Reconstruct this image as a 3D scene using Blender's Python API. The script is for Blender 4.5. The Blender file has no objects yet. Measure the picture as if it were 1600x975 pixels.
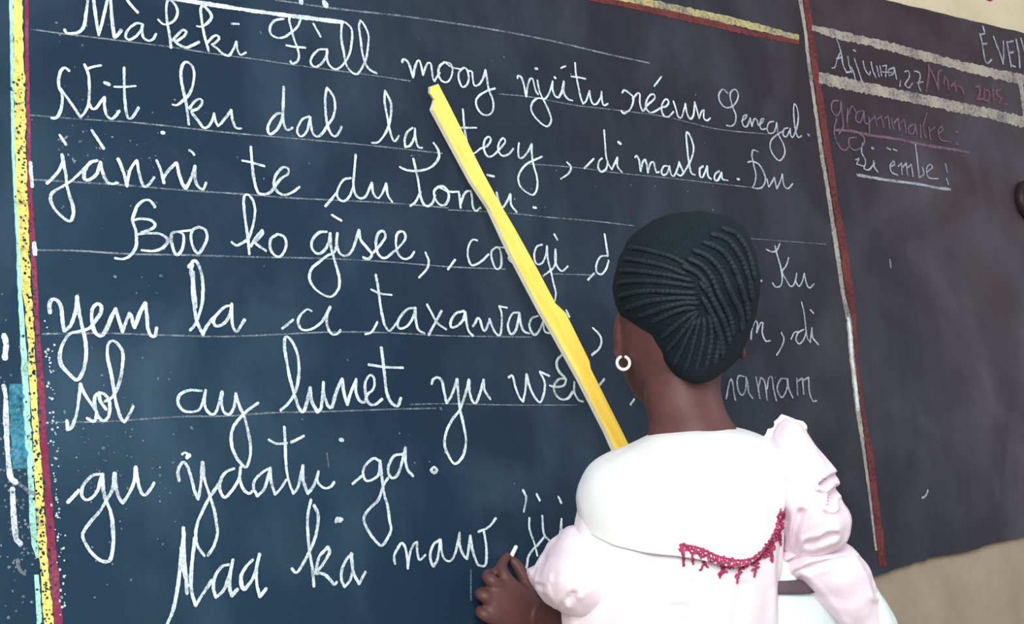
import bpy, bmesh, math, random
from mathutils import Vector, Matrix, noise
from mathutils.bvhtree import BVHTree

scene = bpy.context.scene
COL = scene.collection
random.seed(7)

# ---------------------------------------------------------------- camera
FOC = 2394.0
AX = Vector((0.77317722, -0.01919704, -0.63389941))      # world X, Y, Z seen from the camera
AY = Vector((-0.62610089, -0.18224153, -0.75814623))
AZ = Vector((-0.10096863, 0.98306638, -0.15292428))
CAM = Vector((0.0, -1.6, 0.85))
R3 = Matrix((AX, AY, AZ))
cd = bpy.data.cameras.new('camera')
cam = bpy.data.objects.new('camera', cd)
COL.objects.link(cam)
cam.matrix_world = Matrix.Translation(CAM) @ R3.to_4x4()
cd.sensor_width = 36.0
cd.lens = 36.0 * FOC / 1600.0
cd.clip_start = 0.05
scene.camera = cam

# ---------------------------------------------------------------- light
world = bpy.data.worlds.new('world')
scene.world = world
world.use_nodes = True
bgn = world.node_tree.nodes['Background']
bgn.inputs[0].default_value = (0.80, 0.90, 1.0, 1)
bgn.inputs[1].default_value = 0.62

def area(name, loc, target, sx, sy, power, color):
    l = bpy.data.lights.new(name, 'AREA')
    l.shape = 'RECTANGLE'; l.size = sx; l.size_y = sy; l.energy = power; l.color = color
    o = bpy.data.objects.new(name, l); COL.objects.link(o)
    o.location = loc
    o.rotation_euler = (Vector(target) - Vector(loc)).to_track_quat('-Z', 'Y').to_euler()
    return o
area('window_light', (-1.3, -3.2, 2.3), (1.4, -0.4, 1.0), 2.4, 1.8, 190, (1.0, 0.99, 0.97))
area('fill_light', (4.6, -3.4, 1.6), (2.0, 0, 1.0), 1.4, 2.2, 30, (1.0, 0.88, 0.80))  # unseen warm fill, added to lift the right-hand board

scene.view_settings.view_transform = 'Standard'
scene.view_settings.look = 'None'
scene.view_settings.exposure = 0.0
scene.view_settings.gamma = 1.0
scene.view_settings.use_curve_mapping = False

# ---------------------------------------------------------------- helpers
def fwd(v): return v.normalized()
def at(px, py, d):
    """point seen at photo pixel px,py at distance d along the camera axis"""
    c = Vector(((px - 800) / FOC, -(py - 487.5) / FOC, -1.0))
    return CAM + (R3 @ c) * d
def bd(px, py, gap):
    """distance at which the board surface is met, less a gap"""
    c = R3 @ Vector(((px - 800) / FOC, -(py - 487.5) / FOC, -1.0))
    return 1.6 / c.y - gap
def ob(px, py, gap): return at(px, py, bd(px, py, gap))
FW = (R3 @ Vector((0, 0, -1))).normalized()
RT = (R3 @ Vector((1, 0, 0))).normalized()
UP = (R3 @ Vector((0, 1, 0))).normalized()

def link(name, me, mat=None, parent=None, smooth=False):
    o = bpy.data.objects.new(name, me)
    COL.objects.link(o)
    if mat is not None: me.materials.append(mat)
    if parent is not None: o.parent = parent; o.matrix_parent_inverse = parent.matrix_world.inverted()
    if smooth:
        for p in me.polygons: p.use_smooth = True
    return o

def empty(name, loc):
    o = bpy.data.objects.new(name, None); COL.objects.link(o)
    o.location = loc
    o.matrix_world = Matrix.Translation(Vector(loc))
    return o

def mesh(name, vs, fs):
    me = bpy.data.meshes.new(name)
    me.from_pydata([tuple(v) for v in vs], [], fs); me.update()
    return me

def nodes(name):
    m = bpy.data.materials.new(name); m.use_nodes = True
    nt = m.node_tree; b = nt.nodes['Principled BSDF']
    return m, nt, b

def N(nt, t, **k):
    n = nt.nodes.new(t)
    for a, v in k.items():
        if a in n.inputs.keys(): n.inputs[a].default_value = v
        else: setattr(n, a, v)
    return n

def ramp(nt, fac, stops):
    r = nt.nodes.new('ShaderNodeValToRGB')
    while len(r.color_ramp.elements) < len(stops): r.color_ramp.elements.new(0.5)
    for e, (p, c) in zip(r.color_ramp.elements, stops):
        e.position = p; e.color = (*c, 1) if len(c) == 3 else c
    nt.links.new(fac, r.inputs[0])
    return r

def mapped(nt, scale=(1, 1, 1)):
    tc = nt.nodes.new('ShaderNodeTexCoord'); mp = nt.nodes.new('ShaderNodeMapping')
    mp.inputs['Scale'].default_value = scale
    nt.links.new(tc.outputs['Object'], mp.inputs[0])
    return mp.outputs[0]

def plain(name, color, rough=0.7, var=0.08, scale=40.0, bump=0.0, spec=0.3):
    m, nt, b = nodes(name)
    v = mapped(nt)
    n = N(nt, 'ShaderNodeTexNoise', Scale=scale, Detail=5.0)
    nt.links.new(v, n.inputs['Vector'])
    c0 = tuple(max(0, c * (1 - var)) for c in color); c1 = tuple(min(1, c * (1 + var)) for c in color)
    r = ramp(nt, n.outputs[0], [(0.3, c0), (0.7, c1)])
    nt.links.new(r.outputs[0], b.inputs['Base Color'])
    b.inputs['Roughness'].default_value = rough
    b.inputs['Specular IOR Level'].default_value = spec
    if bump:
        bp = N(nt, 'ShaderNodeBump', Strength=bump, Distance=0.002)
        nt.links.new(n.outputs[0], bp.inputs['Height']); nt.links.new(bp.outputs[0], b.inputs['Normal'])
    return m

def chalk(name, color, cover, grain=420.0, color2=None):
    """dry chalk: opaque grains with bare slate showing between them"""
    m, nt, b = nodes(name)
    v = mapped(nt)
    n = N(nt, 'ShaderNodeTexNoise', Scale=grain, Detail=3.0, Roughness=0.7)
    n2 = N(nt, 'ShaderNodeTexNoise', Scale=grain / 9, Detail=3.0)
    nt.links.new(v, n.inputs['Vector']); nt.links.new(v, n2.inputs['Vector'])
    add = N(nt, 'ShaderNodeMath', operation='MULTIPLY_ADD'); add.inputs[1].default_value = 0.55
    nt.links.new(n2.outputs[0], add.inputs[0]); nt.links.new(n.outputs[0], add.inputs[2])
    t = 1.02 - cover * 0.5
    mr = N(nt, 'ShaderNodeMapRange'); mr.inputs['From Min'].default_value = t - 0.19; mr.inputs['From Max'].default_value = t + 0.19
    nt.links.new(add.outputs[0], mr.inputs['Value'])
    nt.links.new(mr.outputs[0], b.inputs['Alpha'])
    c2 = color2 or tuple(c * 0.86 for c in color)
    r = ramp(nt, n2.outputs[0], [(0.35, c2), (0.62, color)])
    nt.links.new(r.outputs[0], b.inputs['Base Color'])
    b.inputs['Roughness'].default_value = 0.95
    b.inputs['Specular IOR Level'].default_value = 0.1
    return m

# ---------------------------------------------------------------- materials
M = {}
M['white'] = chalk('white_chalk', (0.74, 0.86, 0.90), 0.80)
M['pale'] = chalk('pale_chalk', (0.50, 0.56, 0.62), 0.74)
M['straw_chalk'] = chalk('straw_chalk', (0.48, 0.43, 0.19), 0.74, 170, (0.36, 0.33, 0.24))
M['faint'] = chalk('faint_white_chalk', (0.42, 0.44, 0.52), 0.68)
M['dull'] = chalk('rubbed_chalk', (0.27, 0.32, 0.37), 0.52)
M['pink'] = chalk('pink_chalk', (0.21, 0.10, 0.135), 0.66)
M['mauve'] = chalk('mauve_chalk', (0.21, 0.135, 0.185), 0.70)
M['mint_chalk'] = chalk('mint_chalk', (0.42, 0.80, 0.66), 0.92, 260)
M['yellow_chalk'] = chalk('yellow_chalk', (0.90, 0.78, 0.20), 0.86, 190, (0.82, 0.68, 0.18))
M['crimson_chalk'] = chalk('crimson_chalk', (0.24, 0.030, 0.075), 0.80, 220, (0.34, 0.09, 0.15))
M['red_chalk'] = chalk('red_chalk', (0.17, 0.048, 0.048), 0.80, 160)
M['cream_chalk'] = chalk('cream_chalk', (0.41, 0.375, 0.32), 0.80, 170, (0.28, 0.26, 0.25))
M['faint_chalk'] = chalk('faint_stripe_chalk', (0.4, 0.39, 0.36), 0.7, 200)
M['blue_chalk'] = chalk('blue_chalk', (0.06, 0.30, 0.42), 0.62, 200)

def slate():
    m, nt, b = nodes('painted_slate')
    v = mapped(nt)
    # blue-green to brownish ramp paints the board's reflected light into its colour
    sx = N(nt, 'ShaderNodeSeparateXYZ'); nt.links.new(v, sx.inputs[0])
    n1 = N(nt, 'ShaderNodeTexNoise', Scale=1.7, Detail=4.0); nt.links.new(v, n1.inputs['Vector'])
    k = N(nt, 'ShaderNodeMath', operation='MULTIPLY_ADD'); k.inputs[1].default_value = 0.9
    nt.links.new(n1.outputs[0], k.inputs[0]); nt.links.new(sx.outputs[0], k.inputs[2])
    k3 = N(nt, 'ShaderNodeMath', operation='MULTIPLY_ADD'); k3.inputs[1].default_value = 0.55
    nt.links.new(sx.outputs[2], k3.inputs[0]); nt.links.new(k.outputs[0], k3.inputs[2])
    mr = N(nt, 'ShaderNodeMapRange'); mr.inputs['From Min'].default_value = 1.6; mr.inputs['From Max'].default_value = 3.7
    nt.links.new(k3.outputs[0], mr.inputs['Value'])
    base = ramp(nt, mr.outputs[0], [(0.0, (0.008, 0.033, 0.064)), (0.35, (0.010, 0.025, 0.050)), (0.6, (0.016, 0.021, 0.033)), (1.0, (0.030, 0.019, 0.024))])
    # chalk dust left by the wiping cloth, in vertical swipes and clouds
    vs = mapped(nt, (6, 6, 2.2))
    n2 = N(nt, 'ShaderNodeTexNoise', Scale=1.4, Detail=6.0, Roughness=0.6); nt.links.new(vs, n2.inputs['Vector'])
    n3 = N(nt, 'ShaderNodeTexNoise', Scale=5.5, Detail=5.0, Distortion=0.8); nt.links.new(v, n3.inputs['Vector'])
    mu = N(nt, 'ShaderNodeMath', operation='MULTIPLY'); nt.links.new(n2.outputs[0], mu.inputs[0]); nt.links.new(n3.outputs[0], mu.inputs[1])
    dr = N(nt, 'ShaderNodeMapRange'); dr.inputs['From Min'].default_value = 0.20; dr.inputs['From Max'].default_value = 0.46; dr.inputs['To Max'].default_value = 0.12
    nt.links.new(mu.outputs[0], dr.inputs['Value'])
    # two pale patches; the right one paints the board's glancing reflection into its colour
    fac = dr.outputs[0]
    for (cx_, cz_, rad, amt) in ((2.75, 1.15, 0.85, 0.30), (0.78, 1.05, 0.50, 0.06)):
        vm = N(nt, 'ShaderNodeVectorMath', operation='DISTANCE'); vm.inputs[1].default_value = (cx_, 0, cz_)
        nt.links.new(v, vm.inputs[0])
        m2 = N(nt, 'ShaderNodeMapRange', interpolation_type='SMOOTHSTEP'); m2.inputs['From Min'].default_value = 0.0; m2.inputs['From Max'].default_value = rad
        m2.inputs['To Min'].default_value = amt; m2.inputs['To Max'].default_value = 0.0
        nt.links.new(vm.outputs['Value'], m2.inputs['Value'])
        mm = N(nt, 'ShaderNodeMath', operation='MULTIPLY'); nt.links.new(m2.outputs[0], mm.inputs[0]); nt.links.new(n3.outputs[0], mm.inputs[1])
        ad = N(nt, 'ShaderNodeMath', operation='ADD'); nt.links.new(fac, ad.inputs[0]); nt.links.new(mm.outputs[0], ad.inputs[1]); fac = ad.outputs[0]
    dust_glare = ramp(nt, mr.outputs[0], [(0.3, (0.18, 0.32, 0.44)), (0.9, (0.27, 0.25, 0.31))])  # tint of the wiped dust and of the painted reflection
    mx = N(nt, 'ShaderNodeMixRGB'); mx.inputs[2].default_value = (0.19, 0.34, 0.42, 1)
    nt.links.new(dust_glare.outputs[0], mx.inputs[2]); nt.links.new(fac, mx.inputs[0]); nt.links.new(base.outputs[0], mx.inputs[1])
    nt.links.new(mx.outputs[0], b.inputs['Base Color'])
    b.inputs['Roughness'].default_value = 0.60
    b.inputs['Specular IOR Level'].default_value = 0.20
    n4 = N(nt, 'ShaderNodeTexNoise', Scale=160.0, Detail=4.0); nt.links.new(v, n4.inputs['Vector'])
    bp = N(nt, 'ShaderNodeBump', Strength=0.25, Distance=0.001)
    nt.links.new(n4.outputs[0], bp.inputs['Height']); nt.links.new(bp.outputs[0], b.inputs['Normal'])
    return m
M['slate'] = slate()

def wall_paint():
    m, nt, b = nodes('wall_paint')
    v = mapped(nt)
    sx = N(nt, 'ShaderNodeSeparateXYZ'); nt.links.new(v, sx.inputs[0])
    n = N(nt, 'ShaderNodeTexNoise', Scale=7.0, Detail=6.0); nt.links.new(v, n.inputs['Vector'])
    up = ramp(nt, n.outputs[0], [(0.3, (0.58, 0.50, 0.33)), (0.7, (0.66, 0.59, 0.41))])
    lo = ramp(nt, n.outputs[0], [(0.3, (0.28, 0.22, 0.155)), (0.7, (0.38, 0.315, 0.23))])
    gt = N(nt, 'ShaderNodeMath', operation='GREATER_THAN'); gt.inputs[1].default_value = 1.2
    nt.links.new(sx.outputs[2], gt.inputs[0])
    mx = N(nt, 'ShaderNodeMixRGB'); nt.links.new(gt.outputs[0], mx.inputs[0])
    nt.links.new(lo.outputs[0], mx.inputs[1]); nt.links.new(up.outputs[0], mx.inputs[2])
    nt.links.new(mx.outputs[0], b.inputs['Base Color'])
    b.inputs['Roughness'].default_value = 0.85
    n4 = N(nt, 'ShaderNodeTexNoise', Scale=60.0, Detail=6.0); nt.links.new(v, n4.inputs['Vector'])
    bp = N(nt, 'ShaderNodeBump', Strength=0.4, Distance=0.003)
    nt.links.new(n4.outputs[0], bp.inputs['Height']); nt.links.new(bp.outputs[0], b.inputs['Normal'])
    return m
M['wall'] = wall_paint()
M['floor'] = plain('concrete', (0.30, 0.27, 0.23), 0.85, 0.2, 6, 0.3)
M['red_paint'] = plain('red_paint', (0.25, 0.02, 0.03), 0.6)
M['knob'] = plain('dark_knob', (0.022, 0.012, 0.012), 0.5)
M['knob_face'] = plain('dark_knob_face', (0.045, 0.026, 0.028), 0.6)
M['skin'] = plain('skin', (0.110, 0.044, 0.043), 0.5, 0.14, 30, 0.15, 0.35)
M['hair'] = plain('hair', (0.0095, 0.018, 0.025), 0.62, 0.3, 260, 0.6, 0.35)
M['cap'] = plain('scalp_hair', (0.0075, 0.0150, 0.0205), 0.8, 0.35, 420, 0.8, 0.2)
M['eye'] = plain('eye_white', (0.7, 0.66, 0.6), 0.3)
M['lip'] = plain('lip', (0.13, 0.04, 0.045), 0.5)
M['collar'] = plain('white_satin', (0.95, 0.975, 0.97), 0.55, 0.02, 12)
M['pinkcloth'] = plain('pale_pink_cotton', (0.95, 0.855, 0.905), 0.8, 0.03, 9)
M['sleevecloth'] = plain('pink_cotton', (0.90, 0.765, 0.84), 0.8, 0.03, 9)
M['mint'] = plain('mint_cotton', (0.72, 0.83, 0.81), 0.8, 0.05, 20)
M['belt'] = plain('dark_belt', (0.10, 0.07, 0.085), 0.6)
M['thread'] = plain('red_thread', (0.42, 0.045, 0.13), 0.8, 0.35, 150)
M['silver'] = plain('pale_metal', (0.90, 0.88, 0.86), 0.3)
M['shoe'] = plain('shoe', (0.03, 0.02, 0.02), 0.5)
M['stick_chalk'] = plain('chalk_stick', (0.85, 0.87, 0.88), 0.9)

def yellow_wood():
    m, nt, b = nodes('yellow_painted_wood')
    v = mapped(nt, (6, 60, 60))
    n = N(nt, 'ShaderNodeTexNoise', Scale=2.2, Detail=4.0); nt.links.new(v, n.inputs['Vector'])
    r = ramp(nt, n.outputs[0], [(0.24, (0.66, 0.28, 0.015)), (0.36, (0.86, 0.53, 0.02)), (0.55, (0.92, 0.62, 0.04)), (0.8, (0.94, 0.72, 0.12))])
    nt.links.new(r.outputs[0], b.inputs['Base Color'])
    b.inputs['Roughness'].default_value = 0.45
    return m
M['yellow'] = yellow_wood()
M['yellow_edge'] = plain('lit_wood_edge', (0.93, 0.86, 0.62), 0.7, 0.08, 50)  # the lit side face: its brightness is put into the colour

# ---------------------------------------------------------------- setting
def box(name, x0, x1, y0, y1, z0, z1, mat, parent=None):
    vs = [(x, y, z) for x in (x0, x1) for y in (y0, y1) for z in (z0, z1)]
    fs = [(0, 1, 3, 2), (4, 6, 7, 5), (0, 4, 5, 1), (2, 3, 7, 6), (0, 2, 6, 4), (1, 5, 7, 3)]
    return link(name, mesh(name, vs, fs), mat, parent)

wall = box('wall_back', -2.5, 6.5, 0.012, 0.20, 0, 3.1, M['wall']); wall['kind'] = 'structure'
fl = box('floor', -2.5, 6.5, -4.2, 0.20, -0.1, 0.0, M['floor']); fl['kind'] = 'structure'

WORDS = [  # text, chalk, width mm, strokes as x,z in mm on the board
('Màkki', 'white', 5, '713,1490.5 714.8,1486.9 722.1,1487.5 731,1490.7 736.8,1498.4 739.4,1509.5 741.7,1521.5 744.7,1537.7;750,1544.4 751.3,1523 752.6,1505.5 754.3,1489.7 757.8,1500.4 763.3,1518.9 768.9,1537.6 772.7,1546.1 772.1,1524.2 772.5,1506.5 773.9,1489.9 777.6,1492.4 783.2,1500.1;792.9,1539.3 798.5,1532.2 805.9,1525.3;809.5,1511.8 803.3,1511.3 794.6,1504.7 788.4,1495.9 788.6,1491 792.6,1489.5 800,1493.5 807.8,1502.6 811.1,1511.1 809.8,1501.9 811.3,1494.1 818.4,1491.5 823.8,1494.8 827.8,1501.4;831.8,1520.1 836.8,1515.8 843.1,1515.7 853.1,1522.2 858.1,1532.1 856.6,1541.1 850.7,1547.3 846.4,1546.6 843.6,1537 843.4,1520.8 845.3,1502.9 846.2,1486.8;849.1,1496.3 857.2,1505.5 864,1511.6 868.2,1510.1 865.6,1504.7 856.5,1497.3 852.2,1495.3 858.2,1491.5 866.6,1489.6 875.5,1493.8 884.6,1499.1;882.9,1519.4 888.3,1519.1 897.4,1524.6 904.3,1533.8 901,1541.6 893.7,1546.7 890.1,1542.1 890.2,1529.7 892,1511.5 896.9,1489.5;895.5,1499.6 905,1509.1 910.6,1511 912.5,1507.1 905.4,1499.9 902,1498.4 910.3,1493.4 915.5,1488.9 924.2,1487 930.4,1494 937,1506.9 937.3,1497 941.3,1490.2 949.5,1494.4;932.2,1529.6 942.4,1530.7'),
('Fàll', 'white', 4.6, '1008.3,1547.1 995.1,1543 987.2,1533.3 987.6,1523.8 996.6,1520.2 1006.1,1522.2 1016.1,1528.9 1027.8,1539.2 1033.6,1550.8 1032.8,1555;1018.4,1553.9 1016.5,1546.1 1018.9,1533.6 1021.4,1521.1 1025.2,1510.9 1026.6,1500.3 1023.5,1492.4 1016,1488.3 1013.2,1491.1;1008.7,1511.8 1021.7,1511.5 1037.3,1512.5;1052.6,1547.1 1062,1531;1067.7,1514.4 1056.5,1511.8 1045.8,1500.7 1043.7,1491.8 1050.6,1488.4 1061,1495.1 1069.5,1508.1 1070.2,1514.7 1068.9,1501.5 1072.9,1492.3 1082.4,1489.1 1094.5,1498.3 1104.6,1512.7 1110.3,1531.1 1111.8,1546.8 1106.3,1553.7 1099,1556 1095.6,1546.7 1094,1531.1 1096,1513.8 1097.2,1500.8 1102.4,1490.5 1110.7,1486.1 1117.3,1489.1 1129.3,1507.1 1135,1525.6 1137.7,1543.8 1131.9,1557.5 1126.8,1562.3 1123.8,1552.9 1124.6,1535.3 1125.3,1517.7 1128.8,1502.6 1135.6,1494.6 1145.5,1491.4'),
('mooy', 'white', 4.6, '1189.4,1512.6 1191.1,1516.2 1195.2,1516.7 1200,1512.8 1202.9,1503 1205.3,1493.1 1210.2,1508.4 1215.2,1517 1218.8,1518.6 1220.8,1512 1222.5,1498.6 1227.8,1509.5 1233.2,1517 1237.5,1516.4 1238.4,1507.4 1239,1496.1 1241.2,1491.8 1248.6,1501.8 1251.8,1505.6;1261.9,1521.9 1252.9,1515 1248.9,1504.1 1253.2,1494.3 1262.7,1493.2 1270.5,1501 1274.7,1513.1 1271.5,1520.8 1263.3,1521.6 1268.4,1518.1 1276.4,1515.6 1290.3,1515 1284.5,1508.5 1284.1,1498 1288.6,1489.3 1296,1492.5 1301.3,1501.3 1301.3,1512.9 1296.3,1518.1 1290.3,1515;1300,1513.9 1308.5,1513.8 1308.8,1504.5 1310.3,1494.2 1319.1,1496.4 1327.6,1506.8 1333.4,1519.2 1334.6,1505.2 1335.7,1491.3 1340,1480.1 1341.7,1470.9 1338.9,1460.1 1330.9,1453.4 1319.5,1453.3 1311.9,1460.7 1310.3,1470.9 1317.1,1479.8 1332.5,1488.6 1347.5,1493.9'),
('njiitu', 'white', 4.6, '1391.3,1514.5 1393.3,1518.3 1399,1516.6 1402.2,1506.2 1404.3,1488.5 1409.6,1505.9 1415.5,1516.2 1420.1,1516.7 1422,1508.5 1423.8,1499.1 1427.7,1494.7;1429,1515.4 1430.3,1502.2 1433.6,1493 1440.9,1479.3 1446.6,1465.5 1446.8,1455.8 1438,1447.3 1425,1452.4 1414.3,1462.1 1411,1471.3 1415.3,1481.3 1426.9,1488.6 1439.1,1488.8 1447.9,1497 1453.9,1507.4 1458.5,1517.7 1456.7,1505.3 1460.1,1496 1466,1494.2 1473.4,1502.4 1480.6,1520.3 1478.1,1502.9 1484.7,1493.9 1493.9,1492.4;1507.2,1552 1506.5,1535.8 1508.4,1516.2 1510.7,1499.2 1514.1,1489.7 1521.3,1495.5 1530.1,1511.3 1530.2,1501.4 1533.7,1491.9 1541.9,1492.8 1551.6,1503.8 1554.6,1512.9 1553.5,1499 1556.4,1491.9 1565.1,1495.3;1496.1,1529.6 1510.4,1530.1 1524.7,1529.3;1426.9,1533.2 1431.5,1533.3;1462.5,1524.3 1464.8,1523.3;1477.1,1540 1487.2,1544.5'),
('réewu', 'white', 4.8, '1598.1,1516.6 1603.8,1521.1 1613.2,1517.1 1620.8,1511.6 1617.5,1501 1609,1490 1596.3,1483.6 1591.8,1486.9;1618.7,1508.8 1630.5,1519 1635.5,1518.3 1633.4,1505.3 1635.2,1495.3 1639.1,1491.9 1648.2,1501.9 1659.8,1509.5 1667.9,1516.9 1665.2,1521.7 1656,1518.1 1647.3,1506.9 1645.7,1496.5 1653.4,1490.9 1666.1,1494.8 1677.5,1501.2 1690.4,1505.1 1696.9,1512.3 1692.4,1517 1684.3,1510.9 1679.1,1500 1682.5,1488.8 1693,1488.6 1705,1497.6;1707.9,1514.8 1711.3,1503.5 1714.5,1490.8 1721.6,1490.3 1729,1502.8 1734.5,1513.8 1735.4,1498.2 1741.2,1489.7 1749.7,1497.1 1756.3,1518.9 1759.8,1503.4 1761.7,1493.1 1769.1,1504.4 1775.2,1507.7 1772.8,1494.3 1779.6,1491 1787.8,1495.8;1687.7,1552.8 1669.1,1535.1'),
('Senegal.', 'pale', 3.8, '1837.3,1542.6 1826.9,1548.2 1815.8,1538.8 1815.6,1526.7 1825.4,1518.4 1840.8,1520.1 1856.2,1531.2 1862.3,1544.1 1856,1551.5 1845.5,1546.2 1841.8,1536.4 1844.7,1520.5 1850,1507.6 1845.5,1493.7 1834.9,1487.2 1823.6,1487.5;1861.6,1498 1872.4,1504.5 1877.4,1510.5 1869.2,1508.2 1863.6,1498.2 1866,1490.3 1873.8,1491.1 1884.2,1505.7 1885.6,1492.3 1893.9,1505.4 1899.6,1504.6 1901.8,1495.3 1912.8,1501.8 1917.9,1507.8 1911.9,1507.2 1906,1497.1 1908.5,1489.1 1920.8,1491.7;1941.4,1506.1 1928.7,1502.1 1922.5,1490.5 1927.3,1484.1 1939.9,1488.1 1949,1504.1 1949.3,1484.9 1958.4,1469.2 1959.2,1452.7 1944.5,1439.1 1931.7,1444.9 1924.3,1457.9 1928.9,1471.9 1945,1483.1 1962.7,1491.7;1976.2,1498.5 1965.3,1494.7 1961.3,1484.6 1969,1482.6 1982.1,1497.7 1980.2,1487.8 1985.3,1482.8 1999.1,1500.8 2007.2,1521.2 2006.4,1538 2001.2,1543 1996.9,1531.3 1994.5,1508.7 1995.3,1492.1 1999.9,1484.1 2008.9,1487.8;2026.2,1491.7 2028.9,1490.2'),
('Nit', 'white', 4.8, '715.5,1441.5 710.9,1444.7 706,1441.3 702.5,1431.3 702,1421.7 705.2,1412.6 704.6,1401.2 701,1389.5 696,1383.3 690.9,1382.8;703.7,1419.1 708.1,1413 715.2,1403.3 722.2,1392.7 725.7,1387.3 732,1394.6 736.5,1404.7 738.5,1422.2 738.6,1439.5 734.5,1451.5;737.1,1446.7 745.1,1450 755.2,1453.2;737.4,1404.8 740,1399.3 744.9,1399.9 751.3,1408.2 756.7,1414.6 755.9,1403 758.2,1392.6 763.9,1389.3 769.2,1393.7 774,1400.1;757.8,1432.2 763.6,1430.9;783.5,1453.8 782.6,1439 781.8,1419.4 782.6,1400 785,1391.5 790.2,1394 794.7,1400.3 798.6,1406.6;769.5,1428.7 783.6,1430.3 796.9,1432.9'),
('ku', 'white', 4.8, '843.1,1415.4 848.3,1414.9 855,1419.7 866.5,1431 872.9,1445.8 875.1,1460.2 871.5,1468.9 864.2,1471 858.2,1462.2 857.1,1448 859.1,1432.1 861.3,1418.3 862.3,1404.4 863.1,1392.5;865.1,1412.7 873.3,1422.7 881.1,1426.6 882.9,1421.7 876.9,1414 868,1409 874.8,1399.7 882.6,1390.5 889.3,1393.1 895.4,1401.8 898.2,1410.2 899.6,1400.2 902.4,1394.5 909.5,1401.2 922.2,1416.8 923,1404.7 926.6,1394.8 934.4,1394.6'),
('dal', 'white', 5, '994.6,1420.4 986.3,1418.4 976.2,1408 971.8,1397.2 974.7,1391.3 984.5,1397.4 992.5,1409.7 995.6,1418.4;1000.1,1455.6 998.2,1439.6 996,1422.6 995.8,1407.9 999.7,1398.9 1008.2,1402.9;1034.6,1420.3 1024.7,1416.1 1016.7,1405.8 1014.7,1397.2 1020.1,1392.5 1029.2,1400.7 1035.7,1419.4 1035.8,1407.7 1038.4,1397.4 1045.3,1394.9 1053.1,1400.9 1060,1410.1 1069.7,1421.8 1074.7,1435.2 1074.7,1448.1 1070.6,1456.3 1065.1,1462.1 1061.6,1451 1059.9,1433.6 1060.5,1414.4 1064.1,1402 1070.9,1397.3 1077.6,1403.3 1082.1,1411.3'),
('la,', 'white', 4.6, '1127.7,1394 1138,1396.1 1148,1405.7 1157.2,1419.8 1162.8,1435.8 1164.5,1451.5 1161.5,1460 1156.7,1468.4 1154.3,1452.6 1156.2,1435.1 1158.2,1417.7 1160.7,1404.7 1165.3,1399.7 1172.7,1408.1;1196.5,1421.5 1186.4,1413.8 1181.2,1402.3 1181.5,1393.4 1189.7,1396.4 1197.6,1408.2 1200.4,1420.8 1200,1406.2 1202.8,1395.4 1209.4,1394.8'),
('teey', 'white', 4.4, '1286.1,1456.7 1285.4,1439.4 1285.9,1421.2 1289.3,1403.2 1296.7,1394.7 1310.3,1402.8 1322.3,1407.3 1330.7,1417.3 1326.9,1421.6 1319,1415.1 1316.1,1403.3 1320.5,1393.3 1330.6,1394.2 1349.8,1409.8 1356.6,1417.4 1352.8,1421.8 1344.6,1414 1341.8,1403.3 1348,1395.7 1360.1,1399.1 1370,1408.1;1277.2,1429.5 1291.3,1430.9 1307,1432.4;1381.5,1417.4 1378.6,1406.6 1378.7,1396 1386.1,1396.7 1396.2,1405.8 1405.4,1418.4 1403.4,1404.1 1404.2,1387.6 1408,1371.4 1407.6,1357.3 1403.3,1347.6 1396.6,1342.4 1386.7,1345.2 1375.9,1352.6 1373,1364 1379,1376.2 1392.3,1387.8 1408.2,1395 1422.5,1401'),
(',', 'white', 4.4, '1469.3,1396.6 1476.2,1389.9 1470.1,1379.8 1453.3,1370.2'),
('-di', 'white', 4.6, '1502.2,1390.1 1523.7,1406.5;1540.7,1408.7 1533.4,1403.2 1530.3,1393.1 1535.9,1387.5 1546.4,1393.2 1551.4,1404.7;1551.2,1452.8 1549.9,1431.7 1549.2,1411.9 1552.3,1399.9 1557.8,1392.9 1572.2,1412.6 1570.1,1398.9 1578.6,1389.6;1577.5,1436.7 1582.5,1434.7'),
('maslaa.', 'white', 4.8, '1609.2,1415.8 1613,1418.6 1617.1,1412.7 1617.7,1395.2 1625.3,1410.9 1630.8,1413.9 1632.6,1404 1632.7,1393.9 1640.1,1408.4 1647.5,1411.5 1649.5,1402.8 1651.7,1395.4 1657.2,1397.1;1677.9,1407.7 1669.1,1407 1662.4,1397.6 1665.1,1392.7 1674.2,1396 1681.4,1408 1682.8,1395.4 1689.5,1393.3 1701,1409.6 1703.9,1416.2 1706.3,1410 1710,1400.1 1703.7,1394.4 1697,1396.5;1709.5,1397.5 1729.3,1419.7 1739.7,1438.7 1738.8,1454.2 1731.9,1466.6 1727.8,1463.6 1726,1442.7 1725.7,1419.4 1728,1401.5 1736.4,1398.3;1757.2,1414.2 1749.2,1409.6 1747.1,1397.8 1752.2,1395.6 1761.3,1406.7 1766.4,1415 1765.5,1399.2 1772,1394.5;1792.9,1409.3 1782.7,1403.2 1779.4,1395.1 1786.4,1393 1798.1,1407 1798.1,1396.5 1810.8,1394.9;1833.4,1399.2 1838.3,1399.1'),
('Du', 'pale', 3.8, '1893.3,1449.7 1881.9,1451.4 1876.5,1442.8 1877.9,1429.5;1864.4,1429.7 1876.4,1432 1891.1,1427.9 1900.4,1415.1 1901.8,1401.8 1891.9,1390.3 1879.6,1386.7 1868.1,1387.2 1875.7,1397.1 1880.2,1410.9 1877.4,1426.7;1906.3,1404.8 1907.7,1391.4 1917.2,1400.2 1924.8,1408.9 1927.2,1390.1 1937.3,1401.7 1946.1,1416 1946.4,1397 1955.5,1392.2 1969.4,1401.4'),
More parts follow.
